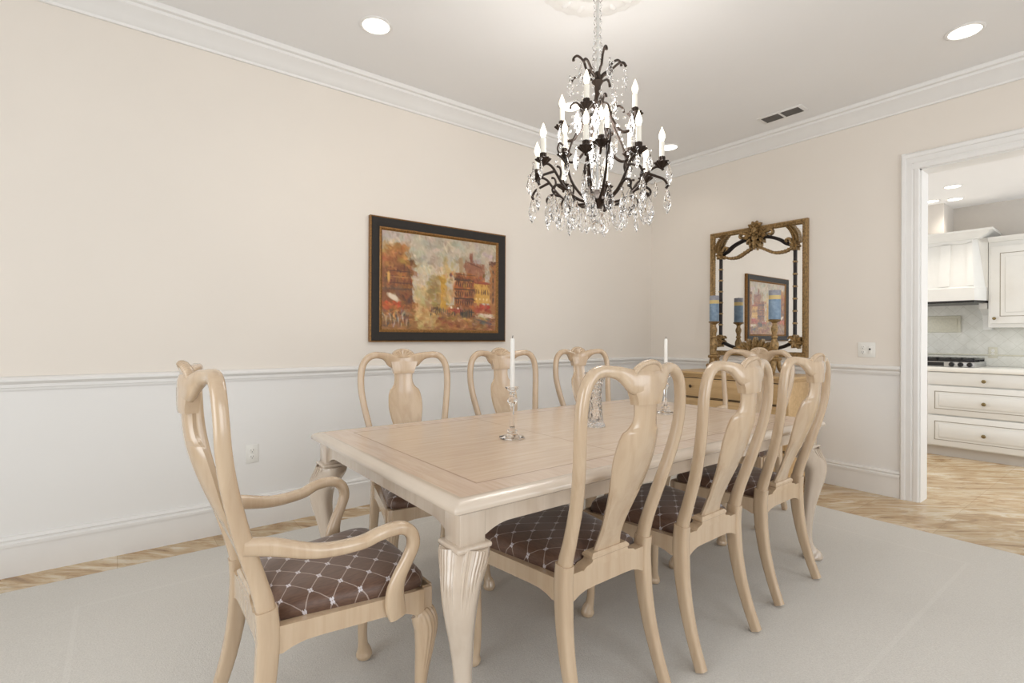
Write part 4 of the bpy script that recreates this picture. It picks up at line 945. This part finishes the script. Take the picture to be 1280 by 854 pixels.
# middle ring: four arms
for k in range(4):
    th = view + R(180 - 3 + 90 * k)
    bm = arm(th, [(0.02, 2.20), (0.05, 2.17), (0.085, 2.12), (0.12, 2.095), (0.15, 2.10), (0.165, 2.115)], [0.007] * 6, None); link('arm', bm, M['bronze'], ch)
    light(0.165, th, 2.130, ch); drop(0.165, th + R(16), 2.115, 1.35); drop(0.165, th - R(16), 2.115, 1.35)
# top ring: four arms
for k in range(4):
    th = view + R(45 + 90 * k + 20)
    bm = arm(th, [(0.075, 2.30), (0.10, 2.255), (0.13, 2.225), (0.165, 2.23), (0.185, 2.26), (0.19, 2.285)], [0.0075] * 6, None); link('arm', bm, M['bronze'], ch)
    light(0.19, th, 2.300, ch, 0.10); drop(0.19, th + R(14), 2.285, 1.35); drop(0.19, th - R(14), 2.285, 1.35)
for k in range(6):
    th = view + R(60 * k); drop(0.09, th, 2.40, 1.3); drop(0.14, th + R(15), 2.535, 1.15)
# strings of beads swagged from the crown to the lower ring
for k in range(8):
    th = view + R(22.5 + 45 * k + 4); bm = new(); A = Vector(cyl(0.13, th, 2.54)); B = Vector(cyl(0.24, th, 2.06))
    for i in range(13):
        f = i / 12; p = A.lerp(B, f); p += Vector((math.cos(th), math.sin(th), 0)) * (-0.05 * math.sin(math.pi * f)); bmesh.ops.create_icosphere(bm, subdivisions=1, radius=0.0072, matrix=Matrix.Translation(p))
    link('bead_string', bm, M['crystal'], ch, 0)
bm = new(); bmesh.ops.create_icosphere(bm, subdivisions=3, radius=0.030, matrix=Matrix.Translation((0, 0, 1.758)))
lathe(bm, [(0.004, 1.785), (0.012, 1.795), (0.018, 1.815), (0.010, 1.84), (0.006, 1.858)], 8); link('bottom_ball', bm, M['crystal'], ch, 20)
pl = bpy.data.lights.new('chandelier_glow', 'POINT'); pl.energy = 42; pl.color = (1.0, 0.97, 0.93); pl.shadow_soft_size = 0.25
plo = bpy.data.objects.new('chandelier_glow', pl); COL.objects.link(plo); plo.parent = ch; plo.location = (0, 0, 2.25)

# =================================================================== KITCHEN
kf = 6.70
def panel_front(bm, x, y0, y1, z0, z1, raised=True):
    box(bm, x - 0.020, x, y0, y1, z0, z1, 0.002)
def drawer_unit(y0, y1, label, xf=kf):
    t = thing('base_cabinet', label, 'cabinet', (xf, 0, 0), 0, 'kitchen base cabinets')
    bm = new(); box(bm, 0.001, KX - xf - 0.02, y0, y1, 0.10, 0.868); link('body', bm, M['cab'], t, 0)
    bm = new(); box(bm, 0.055, KX - xf - 0.02, y0, y1, 0.0, 0.10); link('toe_kick', bm, M['kitchen_wall'], t, 0)
    ym = (y0 + y1) / 2
    for z0, z1 in ((0.735, 0.862), (0.430, 0.722), (0.112, 0.416)):
        bm = new(); box(bm, -0.020, 0.0, y0 + 0.030, y1 - 0.030, z0, z1, 0.003); dr = link('drawer', bm, M['cab'], t)
        if z1 - z0 > 0.2:
            bm = new(); a, b, c_, d_ = y0 + 0.085, y1 - 0.085, z0 + 0.055, z1 - 0.055
            for yy0, yy1, zz0, zz1 in ((a, b, c_, c_ + 0.006), (a, b, d_ - 0.006, d_), (a, a + 0.006, c_, d_), (b - 0.006, b, c_, d_)): box(bm, -0.0215, -0.018, yy0, yy1, zz0, zz1)
            link('panel_groove', bm, M['glaze'], dr, 0)
            bm = new(); box(bm, -0.026, -0.018, a + 0.035, b - 0.035, c_ + 0.028, d_ - 0.028, 0.006); link('raised_panel', bm, M['cab'], dr)
        bm = new(); lathe(bm, [(0.006, 0), (0.007, 0.012), (0.016, 0.018), (0.018, 0.024), (0.012, 0.030), (0.003, 0.031)], 18)
        bmesh.ops.rotate(bm, verts=bm.verts, cent=(0, 0, 0), matrix=Matrix.Rotation(R(-90), 3, 'Y')); bmesh.ops.translate(bm, verts=bm.verts, vec=(-0.020, ym, (z0 + z1) / 2 - 0.01)); link('knob', bm, M['knob'], dr)
    return t
drawer_unit(0.665, 1.600, 'cream kitchen base cabinet with three drawers and brass knobs, seen through the doorway')
drawer_unit(1.602, 2.30, 'cream kitchen base cabinet at the left edge of the doorway view, under the cooktop', kf)
bm = new(); box(bm, kf - 0.035, KX - 0.001, 0.2, 2.4, 0.868, 0.915, 0.008); ct = link('countertop', bm, M['counter']); tag(ct, 'white kitchen countertop over the cream drawers', 'countertop')
# cooktop
t = thing('gas_cooktop', 'black gas cooktop with steel control panel on the white kitchen counter', 'cooktop', (kf + 0.03, 1.65, 0.9155))
bm = new(); box(bm, 0.0, 0.5, -0.44, 0.44, 0, 0.055, 0.006); link('body', bm, M['steel'], t)
bm = new(); box(bm, -0.004, 0.0, -0.20, 0.44, 0.008, 0.048, 0.0015); link('control_panel', bm, M['black'], t)
for yy in (-0.40, -0.33, -0.26):
    bm = new(); lathe(bm, [(0.024, 0), (0.022, 0.012), (0.018, 0.026), (0.004, 0.028)], 20); bmesh.ops.rotate(bm, verts=bm.verts, cent=(0, 0, 0), matrix=Matrix.Rotation(R(-90), 3, 'Y')); bmesh.ops.translate(bm, verts=bm.verts, vec=(0.001, yy, 0.028)); link('knob', bm, M['black'], t)
for yy in (-0.29, 0.0, 0.29):
    bm = new()
    for k in range(4): box(bm, 0.03, 0.47, yy - 0.135 + 0.09 * k - 0.007, yy - 0.135 + 0.09 * k + 0.007, 0.074, 0.090, 0.002)
    for xx in (0.03, 0.24, 0.455): box(bm, xx, xx + 0.015, yy - 0.142, yy + 0.142, 0.055, 0.089, 0.002)
    link('grate', bm, M['black'], t)
# backsplash
bm = new(); box(bm, KX - 0.018, KX - 0.001, 0.2, 2.6, 0.916, 1.72); bs = struct('trim_8', bm, M['backsplash'])
bm = new(); box(bm, KX - 0.028, KX - 0.019, 0.2, 2.6, 1.026, 1.040, 0.003); struct('trim_9', bm, M['stone_panel'])
bm = new(); box(bm, KX - 0.032, KX - 0.019, 1.435, 1.765, 1.275, 1.46, 0.006); box(bm, KX - 0.038, KX - 0.019, 1.465, 1.735, 1.305, 1.43, 0.004); pp = link('stone_relief_tile', bm, M['stone_panel']); tag(pp, 'tan framed stone relief tile on the kitchen backsplash above the cooktop', 'tile')
t = thing('backsplash_outlet', 'tan outlet plate on the kitchen backsplash right of the cooktop', 'outlet', (KX - 0.0185, 1.175, 1.06))
bm = new(); box(bm, -0.006, 0, -0.036, 0.036, -0.058, 0.058, 0.003); link('plate', bm, M['stone_panel'], t); outlet_bits(t, 0, 0)
# range hood: tapered panelled box with crown and black slot
HY1 = 2.25
t = thing('range_hood', 'white panelled range hood with crown moulding above the kitchen cooktop', 'range hood', (0, 0, 0))
hx, tx = 6.80, 6.93
def hood_plan(front, yf, yb_, z): return [(front, yf, z), (7.0, yb_, z), (KX - 0.02, yb_, z), (KX - 0.02, HY1, z), (front, HY1, z)]
bm = new(); loft(bm, [hood_plan(hx, 1.229, 1.166, 1.595), hood_plan(hx, 1.229, 1.166, 1.722), hood_plan(hx + 0.010, 1.233, 1.172, 1.735)]); link('lower_band', bm, M['cab'], t, 20)
bm = new(); loft(bm, [hood_plan(hx + 0.003, 1.233, 1.172, 1.572), hood_plan(hx + 0.003, 1.233, 1.172, 1.595)]); link('filter_slot', bm, M['black'], t, 0)
bm = new(); loft(bm, [hood_plan(hx + 0.012, 1.235, 1.178, 1.735), hood_plan(tx, 1.268, 1.240, 2.235)]); link('canopy', bm, M['cab'], t, 0)
bm = new(); box(bm, 7.002, KX - 0.02, 1.162, 1.30, 1.595, 2.235); link('side_panel', bm, M['cab'], t, 0)
bm = new()
def slope(y, z, o=0.0): return (hx + 0.012 + (tx - hx - 0.012) * (z - 1.735) / 0.5 - o, y, z)
def batten(y0, y1, yt0, yt1, z0=1.745, z1=2.20):
    V = [slope(y0, z0, .010), slope(y1, z0, .010), slope(yt1, z1, .010), slope(yt0, z1, .010)]; Wv = [(x + 0.016, y, z) for x, y, z in V]
    vs = [bm.verts.new(p) for p in V + Wv]
    for f in ((0, 1, 2, 3), (4, 7, 6, 5), (0, 4, 5, 1), (1, 5, 6, 2), (2, 6, 7, 3), (3, 7, 4, 0)): bm.faces.new([vs[i] for i in f])
batten(1.238, 1.285, 1.268, 1.305)
for yc in (1.475, 1.70, 1.93): batten(yc - 0.045, yc + 0.045, yc - 0.038, yc + 0.042)
batten(1.266, HY1, 1.268, HY1, 2.19, 2.234)
link('batten', bm, M['cab'], t, 0)
bm = new()
cp = [(0, 0), (0.020, 0.004), (0.030, 0.020), (0.050, 0.034), (0.070, 0.062), (0.085, 0.070), (0.088, 0.090), (0, 0.092)]
rings = [[(tx - a, HY1, 2.225 + b) for a, b in cp], [(tx - a, 1.240 - 1.6 * a, 2.225 + b) for a, b in cp], [(KX - 0.02, 1.200 - a, 2.225 + b) for a, b in cp]]
loft(bm, rings); link('crown', bm, M['cab'], t, 30)
# corbel under the hood
bm = new()
prism(bm, [(0, 0.0), (0.30, 0.0), (0.30, 0.055), (0.24, 0.07), (0.15, 0.12), (0.11, 0.20), (0.10, 0.27), (0, 0.27)], (KX - 0.02, 1.170, 1.571), (KX - 0.02, 1.235, 1.571), (-1, 0, 0), (0, 0, -1))
link('corbel', bm, M['cab'], t, 20)
# chimney soffit above the hood
bm = new(); box(bm, 6.95, KX, 1.505, 2.6, 2.32, KC); struct('trim_10', bm, M['kitchen_wall'])
# upper cabinet
t = thing('upper_cabinet', 'white kitchen wall cabinet with panelled door, right of the range hood', 'cabinet', (7.0, 0, 0))
uy0, uy1 = 0.45, 1.158
bm = new(); box(bm, 0, KX - 7.0 - 0.02, uy0, uy1, 1.32, 2.20, 0.003); link('body', bm, M['cab'], t)
bm = new(); box(bm, -0.022, -0.001, uy0 + 0.02, uy1 - 0.018, 1.36, 2.135, 0.003); d = link('door', bm, M['cab'], t)
bm = new(); a, b, c_, d_ = uy0 + 0.09, uy1 - 0.088, 1.43, 2.065
for yy0, yy1, zz0, zz1 in ((a, b, c_, c_ + 0.006), (a, b, d_ - 0.006, d_), (a, a + 0.006, c_, d_), (b - 0.006, b, c_, d_)): box(bm, -0.0235, -0.018, yy0, yy1, zz0, zz1)
link('panel_groove', bm, M['glaze'], d, 0)
bm = new(); box(bm, -0.029, -0.018, a + 0.04, b - 0.04, c_ + 0.04, d_ - 0.04, 0.006); link('raised_panel', bm, M['cab'], d)
bm = new(); lathe(bm, [(0.006, 0), (0.007, 0.012), (0.015, 0.018), (0.015, 0.024), (0.003, 0.028)], 16); bmesh.ops.rotate(bm, verts=bm.verts, cent=(0, 0, 0), matrix=Matrix.Rotation(R(-90), 3, 'Y')); bmesh.ops.translate(bm, verts=bm.verts, vec=(-0.022, uy1 - 0.05, 1.41)); link('knob', bm, M['knob'], d)
bm = new(); prism(bm, [(0, 0), (0.012, 0.004), (0.020, 0.02), (0.035, 0.03), (0.045, 0.05), (0, 0.05)], (0, uy0, 2.18), (0, uy1, 2.18), (-1, 0, 0)); link('cornice', bm, M['cab'], t, 30)
for (x, y, lab, pw) in ((6.26, 1.29, 'recessed ceiling light in the kitchen, highest one seen through the doorway', 30), (6.84, 1.39, 'recessed ceiling light in the kitchen, middle one seen through the doorway', 16), (6.76, 1.565, 'recessed ceiling light in the kitchen, lowest one by the door jamb', 0)):
    downlight(x, y, KC, lab, pw, 0.06, 'recessed kitchen ceiling lights')
